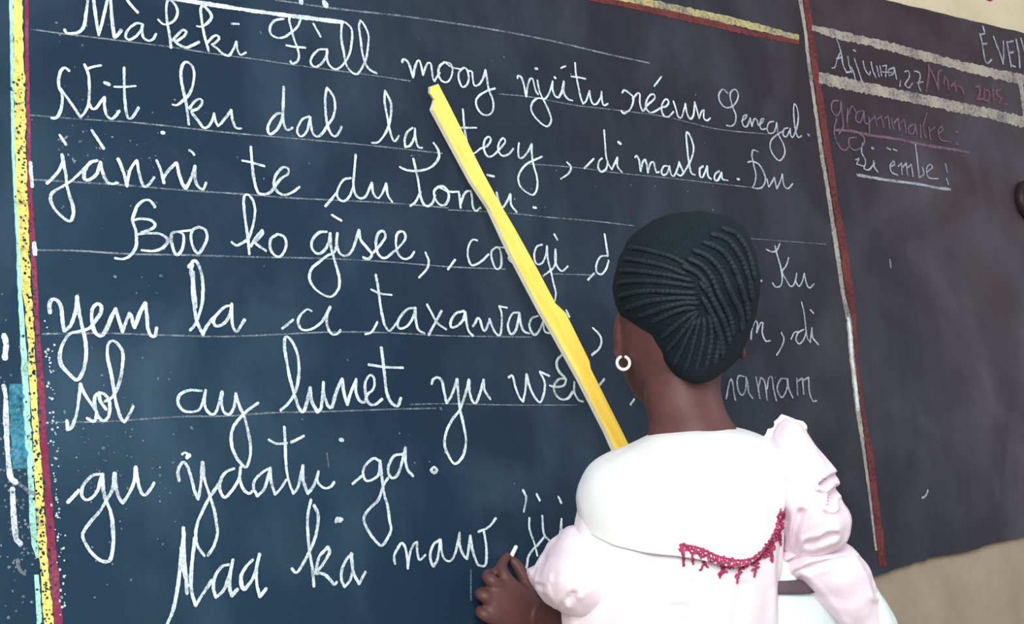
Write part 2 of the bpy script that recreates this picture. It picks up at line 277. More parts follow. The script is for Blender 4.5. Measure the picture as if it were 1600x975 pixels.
('jànni', 'white', 5.2, '701,1340.7 702.3,1329.5 704.3,1316.6 704.6,1305.5 706.8,1294.5 709.9,1283.6 710.2,1272.4 705.9,1263.9 697.7,1268 688.9,1276.7 684.8,1285.6 685.2,1293 691.1,1298.9 701.8,1305.3 711.7,1312.5 721.7,1321.8 729.9,1329.9;681.3,1306 688.2,1312.6 696.2,1321.6 701.5,1332.3;699.6,1363.9 706.5,1353.3;738.4,1373.4 751.7,1352.7;743,1337.7 734,1334.1 726.7,1324 726.1,1314.6 731.8,1314.1 741,1321.4 746.8,1336.1 748,1325.7 752.2,1314.7 757.9,1311.3 766.8,1312.9;768.7,1341.7 772.1,1333.4 775.4,1322.2 777.5,1309.9 781.6,1326.5 787.3,1336.6 792.1,1341.8 793.7,1327.5 796.8,1314.2 800.6,1310.6 807.1,1315.9 812.7,1323.1;817.2,1343.9 820.7,1335.4 823.1,1325.9 824.6,1317.2;823.9,1322.1 829.6,1330.3 837.5,1338.8 843,1343.2 845.2,1329.6 848.5,1318.1 852.2,1312.4 856.9,1318.7 863.1,1331 867.1,1341.2 866,1327.3 868.4,1317.6 875.5,1313.1 880.5,1321.4;826.5,1379 829.4,1378.9;861.1,1360.5 865.2,1357.9 867.1,1355.1'),
('te', 'white', 5, '945.9,1372.1 945.6,1355.8 946.3,1337.5 948.3,1321.4 952.1,1313.6 960,1313.1 969.3,1316.8 984.6,1334.3 995.6,1341.4 997.3,1347.7 990.6,1350.3 983.2,1344.5 976.7,1335.8 974.6,1325.4 979.6,1316.5 989.7,1314.2 1001.7,1319.1 1011.2,1326;932.1,1353.6 943.1,1352.5 963.1,1349.1'),
('du', 'white', 4.8, '1047.3,1303.5 1056.6,1312.5 1067.3,1323.8;1090.1,1343.5 1078.7,1340.5 1069,1328.1 1066.7,1317.4 1074.6,1311.6 1085.1,1318.7 1092.6,1331.9;1100.7,1375.4 1096.7,1355.7 1093,1336.2 1094.2,1323.5 1101,1317.6 1110,1320.4 1117.4,1331.6 1122,1339.5 1123,1325.6 1129.9,1319.6 1138.5,1328.8 1144.8,1340.1 1145.7,1325 1151.9,1315.7'),
('tonku.', 'white', 5, '1192.9,1377.9 1195.3,1363.7 1197.5,1348.4 1198.4,1333.1 1200.9,1320 1208.1,1313.9 1218,1319 1223.3,1330.4;1180.3,1312.1 1190.3,1319.3 1199.7,1333.2;1169.3,1364.9 1180.6,1361.4 1196.4,1361.6 1212.6,1365.1 1226.9,1372.9 1236.4,1384.9 1235,1396 1229.1,1403.3;1230,1342 1222.6,1335.9 1222.8,1325.9 1229.8,1317.5 1239.3,1318.2 1245.9,1327.5 1245.7,1337.5 1238.3,1343.7 1230,1342 1239.1,1339.3 1246.9,1336.5 1264.8,1337.8;1264.5,1335.5 1264.8,1326.5 1264.8,1315.3;1265.7,1322.1 1274.2,1336.2 1284.4,1340.3 1286.3,1332.5 1286,1318.9 1290.7,1312.5 1299.7,1317.6;1317,1365.5 1329.6,1364.2;1331,1341.3 1332.6,1331.1 1336.9,1319.9;1336.9,1319.9 1341.5,1322.5 1349.9,1332.3 1355.4,1340.7 1354.9,1325.7 1363.6,1315.2;1395.1,1324.1 1400.4,1324'),
('Boo', 'white', 5, '811.2,1287.3 805.6,1294.6 797.5,1294.1 788.9,1286.8 784.3,1277 781.8,1269.2 785,1258 785.2,1246.6 783.5,1237.1 775.9,1227.3 766.8,1223.1 757.1,1223.7;780.8,1269.2 790.9,1271.7 803,1271.4 809.7,1267 806.3,1261.1 791.8,1255.5;787.6,1253.4 801.8,1255.1 816,1254.9 824.7,1248.6 819,1239.7 806.4,1234.3 790.3,1234.5;841,1259.1 832.6,1257.7 829,1250.7 831.1,1237.4 834.7,1230.8 841.3,1235.9 845.3,1247.7 844.9,1256.4 838.9,1259 847.3,1260.4 855.8,1261.8;866.6,1266.3 857.9,1262 855,1252.1 857.3,1240.5 863.1,1234 869.9,1241.1 876.2,1253.1 874.8,1262.9 866.6,1266.3'),
('ko', 'white', 5, '909.2,1249.9 915.4,1246.2 923.4,1249.6 932.7,1256 941,1274.5 944.6,1290.8 943.4,1302.8 937.3,1310.5 931.7,1309.1 929.6,1297.9 930.2,1277.9 931.8,1258 932.1,1236.1;935.2,1246.2 944,1258.6 952.6,1267.1 953.4,1263.1 944.8,1254.6 940.1,1251.4 946.4,1246.7 955.9,1241.1;973.7,1263.2 964,1256.6 961.9,1245.4 966.8,1236.6 974.6,1234.9 982,1242.3 985.3,1252.6 982.6,1260.6 973.7,1263.2'),
('gisee,', 'white', 5.2, '1055.8,1292.5 1069.7,1286;1046.5,1270.1 1034.4,1268.4 1024.1,1258.6 1021.9,1248.2 1028.3,1241.3 1038,1243.8 1047.4,1255.6 1051.1,1268.3 1050.6,1251.6 1053,1239.3 1056.4,1224.9 1058.8,1212.6 1058.6,1203.3 1055.9,1196 1045.5,1186.5 1033.8,1188.2 1020.6,1197 1014.7,1209.1 1019.4,1221.5 1030.8,1230.1 1043.4,1238.9 1056,1245.7 1061.9,1268.9 1059.5,1256.2 1063,1242.9 1072.3,1240.1 1082.9,1249 1095.4,1274.9 1096.6,1262.2 1105.4,1252.1 1112,1244 1106.3,1237.4 1097.9,1239.1;1114.7,1246.2 1127.1,1257.4 1135.9,1268.5 1132.9,1275.8 1124.9,1272.2 1119.8,1259.2 1122,1244.4 1131.5,1239.5 1145,1247.6 1157.5,1256.7 1167.7,1268 1164.8,1276.5 1155.5,1273.8 1151.5,1260.7 1153.7,1245.8 1162,1239.7 1172.6,1242.3 1179.9,1250.2;1198.2,1249.9 1202.2,1239.2 1198.3,1228.2 1183.9,1215.8;1232.8,1228.5 1246.5,1242.2'),
('coo', 'white', 4.6, '1288.4,1270.8 1280.1,1271.5 1272.1,1262.1 1269.1,1248.7 1273.1,1236.6 1281.4,1237 1293.3,1243 1305.6,1252.5;1321.1,1263.3 1311.8,1257.3 1310.4,1246 1315.8,1232.7 1324.6,1235.3 1327.7,1248.9 1326.3,1260.2 1321.1,1263.3 1338.1,1263;1342.7,1254.1 1340.3,1247.2 1346.8,1241.8'),
('gi', 'white', 4.4, '1404.8,1270.8 1393.8,1266.8 1387.7,1253.8 1390.5,1242.4 1401.1,1244 1410.3,1257.1 1413.4,1268.9 1412.4,1250.2 1415.8,1231.9 1418.1,1215.8 1420.6,1202 1417.5,1190.4;1400.1,1225.5 1419.5,1236.6 1427.1,1248.5 1428.8,1264.9 1425.9,1250.8 1428.9,1239.3 1437.2,1233.8 1448.8,1241.2;1429.5,1287.1 1434.4,1279.2'),
('d', 'white', 4.2, '1484.7,1222.6 1498.6,1232.5;1528,1259.9 1515,1258.1 1505.5,1247 1503.7,1235.1 1512.7,1231.8 1523.5,1240.6 1530.1,1252.8;1528.1,1292.3 1528.9,1276.7 1529.6,1260'),
('. Ku', 'pale', 3.8, '1856.6,1232.8 1861.6,1233.5;1881.9,1285.8 1894.8,1282.4 1907.1,1285.6 1917.1,1296.8;1904.5,1292.2 1907.3,1276.3 1911.6,1257.9 1911.9,1239.4 1905.7,1227.3 1893.4,1224.3 1886.9,1230.6;1934.6,1274.8 1926,1261.1 1914,1250 1921.3,1237 1929.1,1226.7 1939.9,1231 1949.4,1248.7 1944.7,1235.1 1951.2,1227.3 1960.8,1235.7 1968.8,1249.4 1970.4,1233.3 1976.9,1225.4 1990.6,1232.6'),
('yem', 'white', 6, '676.6,1158.9 676.2,1167 679.3,1173.4 684.8,1173.5 689.1,1167.3 690.3,1156.5 690.6,1145.7 692,1138.5 698.8,1144 704.1,1154.9 707.6,1165.9 708.9,1177.7 710.1,1160.5 712.8,1144.2 715.6,1127.9 715.5,1111.6 711.7,1095.4 703.6,1083.8 694.7,1090.2 686.1,1100.9 684.9,1111.6 688.3,1122.3 697.3,1135 710.6,1138.7 722.1,1142.5 728.3,1149.9 735.5,1159.1 737,1167.4 732.4,1170.1 726.3,1164.5 724.7,1153.5 725.9,1142.5 729.3,1135.3 735.8,1133.5 742.1,1142.7 747.7,1153.8 754.2,1165 757.2,1152.2 760.6,1138.4 765.9,1150.4 770.4,1159.8 772.3,1158 773.7,1150.6 775.6,1143.2 783.2,1160 791,1172.4 791.9,1156.5 792,1143.4 795.3,1134.1 800.3,1134.1 803,1143.5'),
('la', 'white', 5.6, '845.6,1141.2 852.3,1148 858.4,1159.5 863.8,1175 866.5,1196.3 864.7,1213.7 858.2,1225 849.2,1217;854.7,1220.1 851.9,1211.3 853.1,1199.7 851.8,1182.4 853.5,1163.3 855.5,1149.9 861.8,1136.6 867.8,1146.3 874.7,1154.1 881.6,1160;855,1211.4 854.6,1192.1 854.9,1169.1;901.8,1172 893,1169.9 881.6,1160 876.7,1152.2 880.5,1146.4 891.4,1150.5 899.9,1162.2 903,1174 901.6,1156.4 902.7,1144.8 906.7,1140 912.6,1146.9 918.7,1154.8'),
('-ci', 'white', 5, '969.9,1144.7 986.7,1155.9;1014.3,1167.4 1007.5,1169.3 997.6,1162.1 993.4,1154 996,1145 1003.9,1143.1 1015.7,1146.2 1028.2,1154.5 1036.2,1164.8 1041.8,1173.1 1036,1162.8 1034.9,1150.5 1039.7,1139.4 1047.9,1138.5 1054.3,1143.7'),
('taxawaay,', 'white', 5, '1091.2,1138.9 1101.3,1142.1 1111.3,1154.7;1115.3,1216.7 1117.3,1199.9 1118,1183.1 1119.7,1164.3 1123.2,1149.7 1128.7,1143.5 1136.9,1149.9 1145.4,1158.4;1105.9,1197.5 1119,1192.6 1137.6,1191;1171.5,1174.8 1159.7,1172.4 1147.1,1161.6 1142.2,1152.1 1145.4,1146.8 1157.2,1150.2 1167.4,1160.9 1173.3,1174.8 1172.3,1158.9 1174.7,1146.1 1184.4,1140.9;1192.8,1179.6 1198.2,1170 1207,1155.1 1220.5,1146.7;1190.7,1138.9 1201.4,1152.9 1215.4,1171.4;1253,1172.2 1239.1,1168.6 1229.9,1158.7 1228.9,1150 1238.4,1151.2 1250.2,1160.1 1255,1170.7 1255.3,1158 1257.8,1145 1264.4,1138.5;1265.4,1151.6 1270.1,1156.1 1275,1162.7 1278.9,1160.6 1281.6,1149.6 1285.2,1145.3 1291.9,1154.2 1295.6,1162 1299.6,1149.9 1304.2,1142.2 1311,1140 1315.3,1152.3 1317.6,1170.1 1314.7,1180.1 1328.5,1178.1;1349.1,1171.8 1337.5,1170.5 1329.1,1160.3 1326.3,1150.2 1330.9,1141.3 1340.3,1148.1 1349.5,1170.7 1350.1,1157.2 1354.3,1146.1 1364,1142.8;1383.4,1167.9 1371.2,1164.3 1365.6,1155.2 1367.3,1146.2 1373.8,1140.7 1383.7,1148.7 1391.1,1160.1 1392.2,1146.5 1400.6,1143.2;1483.7,1152.2 1494.8,1143 1498.1,1133.7 1491.6,1122 1476.3,1112.7;1436.7,1177 1441.4,1167.4'),
('m, di', 'pale', 3.6, '1818.3,1138.6 1823,1154 1832.9,1167 1838.1,1164.5 1833.3,1149 1845.7,1164.6 1851.4,1164.7 1846.6,1149.1 1851.7,1136.3 1863.2,1136.4;1892.6,1149.6 1896.5,1139.2 1888.1,1126.2 1874.1,1113.2;1914,1139.4 1924,1150 1934.1,1151.4;1948.9,1155.5 1933.9,1150.1 1925.9,1139.5 1932.2,1131.6 1945.7,1139.6 1954.4,1152.9;1951.9,1200.7 1954.7,1184.8 1954,1160.9 1954.2,1142.3 1960.7,1134.5 1969.5,1158.4 1968.3,1142.5 1980.1,1130.6;1971.5,1188.3 1978.6,1183.1'),
('sol', 'white', 5.2, '688.9,1038.8 689.2,1029.1 694,1031.6 700.3,1045.6 704.2,1063.3 707,1079.3 711.8,1066.7 718.6,1055.9 723.7,1046.8 720.3,1037.1 712.1,1040.9;728.9,1069.2 723,1064.8 722.3,1054 726.2,1041.4 732.6,1037.7 738.7,1044.7 739.6,1059.1 734.4,1067.3 728.8,1068.3 729.2,1059.3 735.2,1050.2;733.9,1059.2 743.8,1064.4 752.4,1078.8 757.5,1097 759.5,1113.5 755.3,1122.7 747.9,1128.1 741.8,1122.6 740.9,1108 743.6,1091.6 746,1069.8 748,1055.3 751.8,1040.8 756.2,1035.3 761.5,1042.4 768.1,1053.1'),
('ay', 'white', 5.2, '855.5,1069.3 839.2,1070.4 826.5,1065 823.8,1055.7 829.3,1047.2 841.3,1045.1 852,1049.6 860.2,1070.1 857.7,1057 859,1047.5 865.9,1041.7 872.4,1045.4 881.6,1067.9 879.6,1056.6 881.8,1044.2 888.9,1041.2 896.1,1050.6 899.5,1066.7 902.6,1052.3 908.8,1036.9 911.8,1021.6 913.8,1006.3 912.5,991.1 906,978.1 898,984.1 890.6,997.6 888.7,1012.8 893,1025.9 902.3,1036.1 912.7,1044.5 928.6,1053.8'),
('lunet', 'white', 5.8, '958.6,1044.4 970.6,1053 983.4,1070.5 988.8,1092.1 989.2,1108 985.9,1121.9 979,1132.8 973.4,1133.8 971.2,1121.9 972.8,1102.1 975.5,1082.4 980.3,1060.7 984.7,1046.8 989.9,1041.8 995.2,1050.5 1002.9,1071.2 1003.6,1054.3 1010.4,1041.3 1016.8,1048.1 1022.7,1078 1021.8,1064 1026.2,1049 1031.8,1046.8 1037.7,1059.7 1043.6,1071.7 1050.5,1081.7 1051.3,1065.6 1054.9,1049.4 1062,1065.4 1071.3,1081.5 1069.3,1067.3 1072.9,1055.1 1081,1051.9 1085.6,1061 1096.1,1069 1098.6,1081.3 1093.1,1086.5 1084.8,1077.3 1083.4,1063.1 1086.9,1050.8 1096.4,1048.6 1108.2,1055.5;1113.9,1121.5 1114.5,1103.9 1115,1085.3 1115.5,1066.7 1120.2,1052.2 1130.6,1045.9 1136.8,1056.1;1092,1099.8 1116.3,1096.6 1144.9,1095.5'),
('yu', 'white', 5.4, '1188.5,1074.2 1191.8,1080.5 1199.8,1082.5 1205.7,1077.2 1207,1065.5 1209.7,1048.5 1217.8,1056.9 1227.7,1073.8 1230.6,1080.1 1230.2,1060.9 1230.5,1041.7 1233.5,1022.5 1235.5,1005.5 1235,994.9 1228.2,978.3 1213.8,968.4 1204.7,979.3 1199.9,994.1 1204.5,1010.7 1216.9,1027.2 1230.3,1039.6 1242.2,1060.7 1250.3,1078.9 1249.4,1064.9 1251.9,1052 1258.1,1047.6 1266.4,1060.4 1275,1078.7 1275.1,1064.6 1283.2,1052.6'),
('wéér', 'white', 5.2, '1318.8,1081.6 1326.2,1083.7 1328.7,1070.5 1333.7,1055 1339.9,1048.3 1346.2,1063.6 1351.2,1085.8 1354.3,1070.2 1359.6,1056.8 1369.8,1046.6 1378.7,1058.7 1382.3,1074.3 1375.6,1089 1392.3,1083.2;1390.4,1069.8 1401.9,1067.4 1417,1069.5 1422.8,1078.5 1409.4,1078.6 1399.3,1069.7 1399.2,1058.4 1408.4,1050.4 1421.9,1051.3 1432.1,1060.2;1437.1,1073.8 1435.1,1060.2 1441,1048.7 1449.8,1046.3;1421.9,1114.9 1410.2,1105.8 1407.5,1096.7 1412.1,1087.6 1420.1,1080.8;1483.7,1068.7 1495,1077.8;1540.7,1040 1550,1048'),
('namam', 'faint', 4.6, '1744.8,1045.9 1749.2,1055.8 1756.4,1070.6 1761.8,1075.5 1763.8,1066.8 1763.4,1054.3 1765,1043.1;1792.5,1079 1779.9,1080.4 1773.8,1071.7 1774,1057.9 1780.8,1050.3 1790.4,1057.7 1795.9,1077.7 1797.5,1066.4 1797.1,1053.8 1804.7,1044.9;1818.4,1078.8 1819.7,1066.2 1821.3,1044.7;1820.4,1059.8 1829.3,1077.5 1837.3,1069.8 1837.7,1041.9;1841,1059.6 1847.9,1076.1 1855.7,1077.3 1856.1,1059.4 1859.1,1040.2;1891.6,1074.4 1876.2,1074.5 1864.7,1059.3 1872.5,1045.1 1886.2,1056.4 1892.6,1074.4 1892.5,1058.9 1899.4,1044.6;1915.2,1075.5 1911.8,1048.3;1918.4,1071.6 1929,1075.4 1926.8,1049.4;1932.4,1072.7 1945.1,1076.6 1942.3,1053.1 1947.4,1038.6 1957.3,1038.5'),
('-gu', 'white', 5.6, '684.6,949.9 698.1,962.1;724.1,978.4 713.7,977.1 702.9,966.2 701.3,955.8 707.5,951.1 718.1,958.4 726.3,978.2 726,965 727.9,950.8 732.7,938.2 734.6,924 734.6,908.2 732.7,894.3 728.3,883.4 719,884.1 708.5,893.6 701.1,906.3 699.8,915.1 708.7,926.6 720.6,938.1 729.8,950.7 737,960.9 740.7,978.4 741,964.2 744,951.6 748.3,945.2 755.6,954.5 763.3,968.4 766.3,984.4 768,966.4 771.1,955.5 775.7,952.5 782,958.4 787.4,965.4'),
('yaatu', 'white', 5.2, '824.4,996.5 828.6,998.2 834.4,994.3;830.2,992.6 833.5,995.2;818.2,966.5 818.1,978.4 824.8,987.3 830.4,981.5 834.3,966.6 837.3,951.8 840.7,944.2 844.9,958.7 849.5,986.2 850.6,965.8 855.4,948.9 860.1,930.2 861.9,913.5 862,902.5 855.8,888.3 847.9,879.4;843.8,879.2 836.5,889.8 834.4,900.8 836.3,913.4 842.4,925.8 854,943.5 863.1,954 872.2,964.7;890,977 879.2,973.7 871.2,964.8 869.3,953.7 874.7,944.1 885.9,952.8 895.4,965.4 898.6,978.4 896.4,965.4 899.7,953 906.6,947 913.3,950.4;938.2,975.7 928,971.4 916.5,962.5 913.5,953.2 918.1,943.5 928.6,952.4 938.2,975.7 937.9,959.5 942,944.1 949,949.4 958.8,960.4;961.7,1024 961.3,1004.6 960.2,987.2 960.6,968 963.7,952.4 967.3,943.6 974.8,951.8 983.8,976.5 982.2,959.2 987.4,942.5 996.1,950.7 1005,968.2 1002.3,956.2 1010.6,948 1019.9,948.5 1026.2,954;939,1009.2 950.6,1004 963.9,1004.5;969.6,1005.3 977.7,1007.9 988.3,1012.4;1040,1006.2 1043.6,1005.3'),
('ga.', 'white', 5.4, '1052.7,950.7 1070.5,961.7;1095,977.7 1086.9,981 1074,972.5 1069.4,962.8 1073.2,953.6 1084.2,955.1 1093.3,961.6 1096.7,977.6 1097,961.5 1097.7,945.3 1098.8,933.2 1102.1,919 1102.9,903 1104,890.9 1098.1,881.4 1087.5,872.3 1076.5,882 1067.3,896.5 1065,908.5 1075.7,919.6 1088.7,928.8 1097.7,945.3 1106,955;1131.4,984.3 1118.8,982.7 1109,971 1107.9,960.9 1113.3,954.6 1124,962.2 1137.2,992.2 1135.4,975.9 1137.8,963.6 1145.2,956.1;1174.2,961.9 1179.3,965.8 1183.9,961.4 1178.4,958 1174.2,961.9'),
('Naa', 'white', 5.8, '790.6,805.8 799.5,820.7 805.8,839.6 811.6,864.1 815.3,887.1 818.3,901.3 819.8,912.9;819.9,908.4 818.5,890.4 818.9,868.8 818.7,839.3;815.5,890.7 816.6,865.4 820.2,847.2;833.3,900.2 828.7,878.8 825,857.5 824.7,839.6 828.5,824.9 835.2,833.2 844.1,843.1 850.8,850.7;873.7,866.9 864.2,864.9 855.2,854.8 852.1,842.4 854.3,831.3 864,837.6 872.4,851.4 879.7,871.9 874.9,856.7 872.7,842.3 874.9,831.1 882.7,837.7;905.4,869.8 897.5,863.9 889.2,853.6 888.3,842.7 891,836.9 897.7,841.8 906,852.1 915,875.5 909.9,861 908.4,842.7 911.2,826.7 920.5,835'),
('ka', 'white', 5.4, '957,855.1 963.1,849.9 972.9,859.4 988.3,881.1 995.4,895.9 999.5,914.9 995,927.7;991.1,934.7 984.9,915.8 983.1,896.8 983.2,873.8 985.5,850.8 985.5,831.8;989.6,846.6 995.8,865.1 1009.4,876.5 1011,869.7 999.4,855.3 988.4,846.7 1000.7,844.7 1009,837.2 1014.1,831 1017.8,833.5;1044.1,865.1 1036.8,861.8 1027.4,849 1024.9,835.8 1028.6,826.8 1037.5,834.6 1042.5,849.7 1041.9,866.2 1041.7,853.6 1043.9,839.9 1049.7,828.7 1060.5,842.3;1023.7,905.5 1026.5,910.2 1033.2,907.8;1025.2,908.3 1030.8,907'),
('naw', 'white', 5, '1105.5,848.3 1105.3,858.2 1113.9,869.4 1119.2,873 1123.4,866.7 1124.5,854.6 1124.2,840.7 1130.1,860.2 1137.4,870.6 1141.8,872.3 1141.1,859.3 1143.8,850 1153.2,855.3;1178,872.6 1167.2,867.4 1160.8,855.7 1160.9,845.6 1164,840.3 1171.4,848.8 1178.7,872.6 1179.6,854.2 1183.9,846.7 1192.6,845 1201.8,856.5 1210.5,879.5 1208.9,862.1 1213.9,849.4 1218.6,844.9 1227.4,874.1 1228.9,854.4 1233.7,839.5 1237.1,835.1 1247.8,835.2 1251.8,856.7 1250.4,877.7;1241.1,878.3 1259.1,883.3 1272.6,894'),
('jii', 'white', 4.8, '1324,928.2 1328.1,917.2 1321.5,899.3;1347.1,921.5 1351.6,912.6;1385.2,916.1 1389.7,907.1;1330.1,890.2 1328.3,876.4 1334.1,856.7 1337.4,839.4;1353,891.9 1352.6,868.2 1362.5,856.7;1337.7,852.2 1353.5,863.9;1363.7,855.5 1379,862 1386.7,885.4 1384.8,872.4 1389.7,865.5;1333.2,850.4 1322.1,840.6 1317.9,830.3 1313,813.9 1316.5,798.8 1323.6,789.7'),
('ÉVEI', 'faint', 6.5, '2609.6,1767.4 2612,1758.2;2594.4,1750.1 2597.9,1733.7 2597.8,1714.9 2599.2,1696.3 2605.8,1691.6 2622.3,1701.2;2597.1,1748.6 2612.3,1753.6;2598.5,1730 2614.9,1733.2;2641.5,1751 2647.9,1732.9 2655.9,1715 2660.6,1696.7 2668.5,1720.5 2673.6,1745.9;2686.4,1745.8 2687.4,1719.1 2687.3,1694.3;2686.1,1744.8 2710.4,1751;2686.8,1722.9 2704.1,1727.1;2686.6,1698.1 2702.3,1696.2;2721.7,1756.4 2722.7,1723.8 2718.6,1696.3;2739.2,1760.8 2745.3,1734.5 2749.2,1700.2'),
('Ajjuma,27', 'faint', 4.6, '2141.2,1676.9 2145.5,1665.7 2148.8,1649.9 2149.2,1630.9 2155.5,1618.4;2144.6,1650.8 2134.1,1637.7 2125.7,1623.5 2116.3,1620.1;2131.1,1638.8 2147.5,1643.9;2166.1,1647.7 2166.3,1633 2171.1,1618.9;2171.1,1629.2 2176,1621 2179.1,1603.6 2184,1595.4 2193.9,1589.2;2183.9,1647.1 2187.9,1634.3 2191.9,1621.4 2197.2,1604.3;2184.8,1662.1 2190.3,1661.3;2208.1,1644.3 2209.8,1631.1 2218.9,1620.3 2224.9,1627;2231.3,1645.7 2232.6,1630.9 2239.1,1618.3;2246.2,1640.1 2248.9,1621;2255.7,1641.3 2256.4,1623.4;2262.9,1642.2 2275.3,1645.3 2268,1623.3;2296,1643.4 2280.4,1636.9 2280.4,1626.3 2293.6,1632.5 2298.5,1643.7 2300.8,1622.7;2312.3,1621.1 2307.4,1609.8;2328.6,1639.8 2340.1,1642.8 2341.3,1632.2 2322.8,1614.7 2333.7,1609.9 2348.3,1620.8;2358.8,1645.1 2373.2,1643.8 2375.1,1636.3 2366.3,1619.8 2369.7,1607.9;2362.1,1622.4 2381.5,1627;2255.7,1630.8 2289.1,1633.4;2155.1,1616.9 2176.4,1622.5'),
('Nov 2015', 'pink', 7.5, '2387.3,1609.9 2401.8,1639.5 2407.5,1663.6;2408.9,1659.1 2420.8,1635.6 2426.4,1617.5 2434.2,1649.7 2446.1,1657.5;2446.9,1629.3 2453.5,1645.8 2461.6,1637.3 2460.2,1621.5;2469.7,1628.9 2484.5,1636.9 2483.2,1621;2490.9,1631.3 2503.4,1629.6 2508.2,1617.5;2549.7,1636.6 2563.8,1639.9 2563.1,1626.9 2548.9,1612.5 2570.8,1614.9;2581.4,1635.5 2573.5,1615.3 2586.5,1613.5 2596.3,1630.7 2581.4,1635.5;2609.2,1638.7 2605.1,1612.3;2637.3,1642 2622.3,1637 2622.5,1627.2 2635.8,1625.5 2623.8,1611.1;2640.7,1613 2657.3,1613.1'),
('Grammaire:', 'mauve', 5, '2121.7,1562 2105.7,1558.3 2099.7,1543.6 2109.7,1533.6 2122,1541.9 2129,1560.8 2127.4,1538.4 2125.7,1516.1 2110.3,1500.6;2145.2,1550.5 2139.7,1531.6 2137.8,1515.3;2142.6,1538 2158.8,1556 2166.1,1546.6;2185.7,1550.7 2168.8,1544.8 2164.1,1530.1 2176.4,1529.3 2190,1549.1 2187.6,1530.4 2196.3,1527.2;2202.3,1540.1 2197,1508.9;2202.1,1531.9 2219,1543.9 2221.3,1525.6;2224.1,1538.3 2238.6,1546 2240.5,1525.5;2247.6,1542.7 2258.5,1548 2258.2,1525.1;2267.5,1544.8 2269.4,1524.2;2273.9,1537.1 2287.6,1546.9 2287.3,1523.8;2292.4,1539 2305.7,1546.6 2306.6,1521.5;2332.7,1540.9 2315.8,1532.9 2314.6,1520.2 2328.7,1523.7 2337.9,1541.5 2338,1520.3;2352.9,1540.8 2349.1,1517.2;2379.6,1567 2361.1,1539.5 2363,1518.5;2378.1,1539.1 2377.6,1515.6;2381.8,1533.1 2397.5,1541;2404.9,1528.9 2421.3,1539.1 2419.3,1545.3 2406.5,1535.5 2409.4,1518.6 2440.5,1517.2;2462,1539.8 2467.9,1539.3;2458.1,1516.6 2463,1514.9;2110.1,1528.6 2100.1,1509.6 2098.3,1493.4 2108.3,1476.4 2121.1,1472.6 2131.5,1478.5;2159,1499.2 2138.1,1495.2 2135.1,1480.8 2150.8,1475.2 2174.9,1486.5 2179.6,1501.1 2166.7,1506'),
('Li ëmbe:', 'faint', 4.8, '2174.2,1490.5 2167.5,1473.7 2175,1458.2 2167.1,1443.4 2181,1442.5 2199.7,1456.2;2147,1457.8 2156.9,1460.7 2148.4,1449.9 2169.6,1447.6;2197.4,1460 2197.9,1447.9 2205.7,1440.4;2197.8,1483.5 2202.4,1482.9;2241.7,1487.4 2252.5,1485.3;2259.3,1486.9 2270.2,1484.8;2247,1454 2257.9,1459 2256,1465 2244.2,1455.8 2244.7,1443.5 2263,1438.8;2266.9,1455.6 2278.3,1462.7 2275.1,1441.8;2279.7,1454.6 2293.3,1464 2291.4,1441;2296.4,1455.9 2308,1463.1 2307.7,1440.2;2328.9,1502.6 2328.5,1479.5 2326.9,1458.4 2325.9,1439.5 2341,1447 2340.6,1459.5;2352.4,1452.1 2371.7,1462.1 2366.3,1467.9 2352.2,1458.4 2355,1441.8 2384,1441.9;2413.8,1471.9 2415.4,1457.1;2410.4,1443.9 2413.1,1433.5'),
]
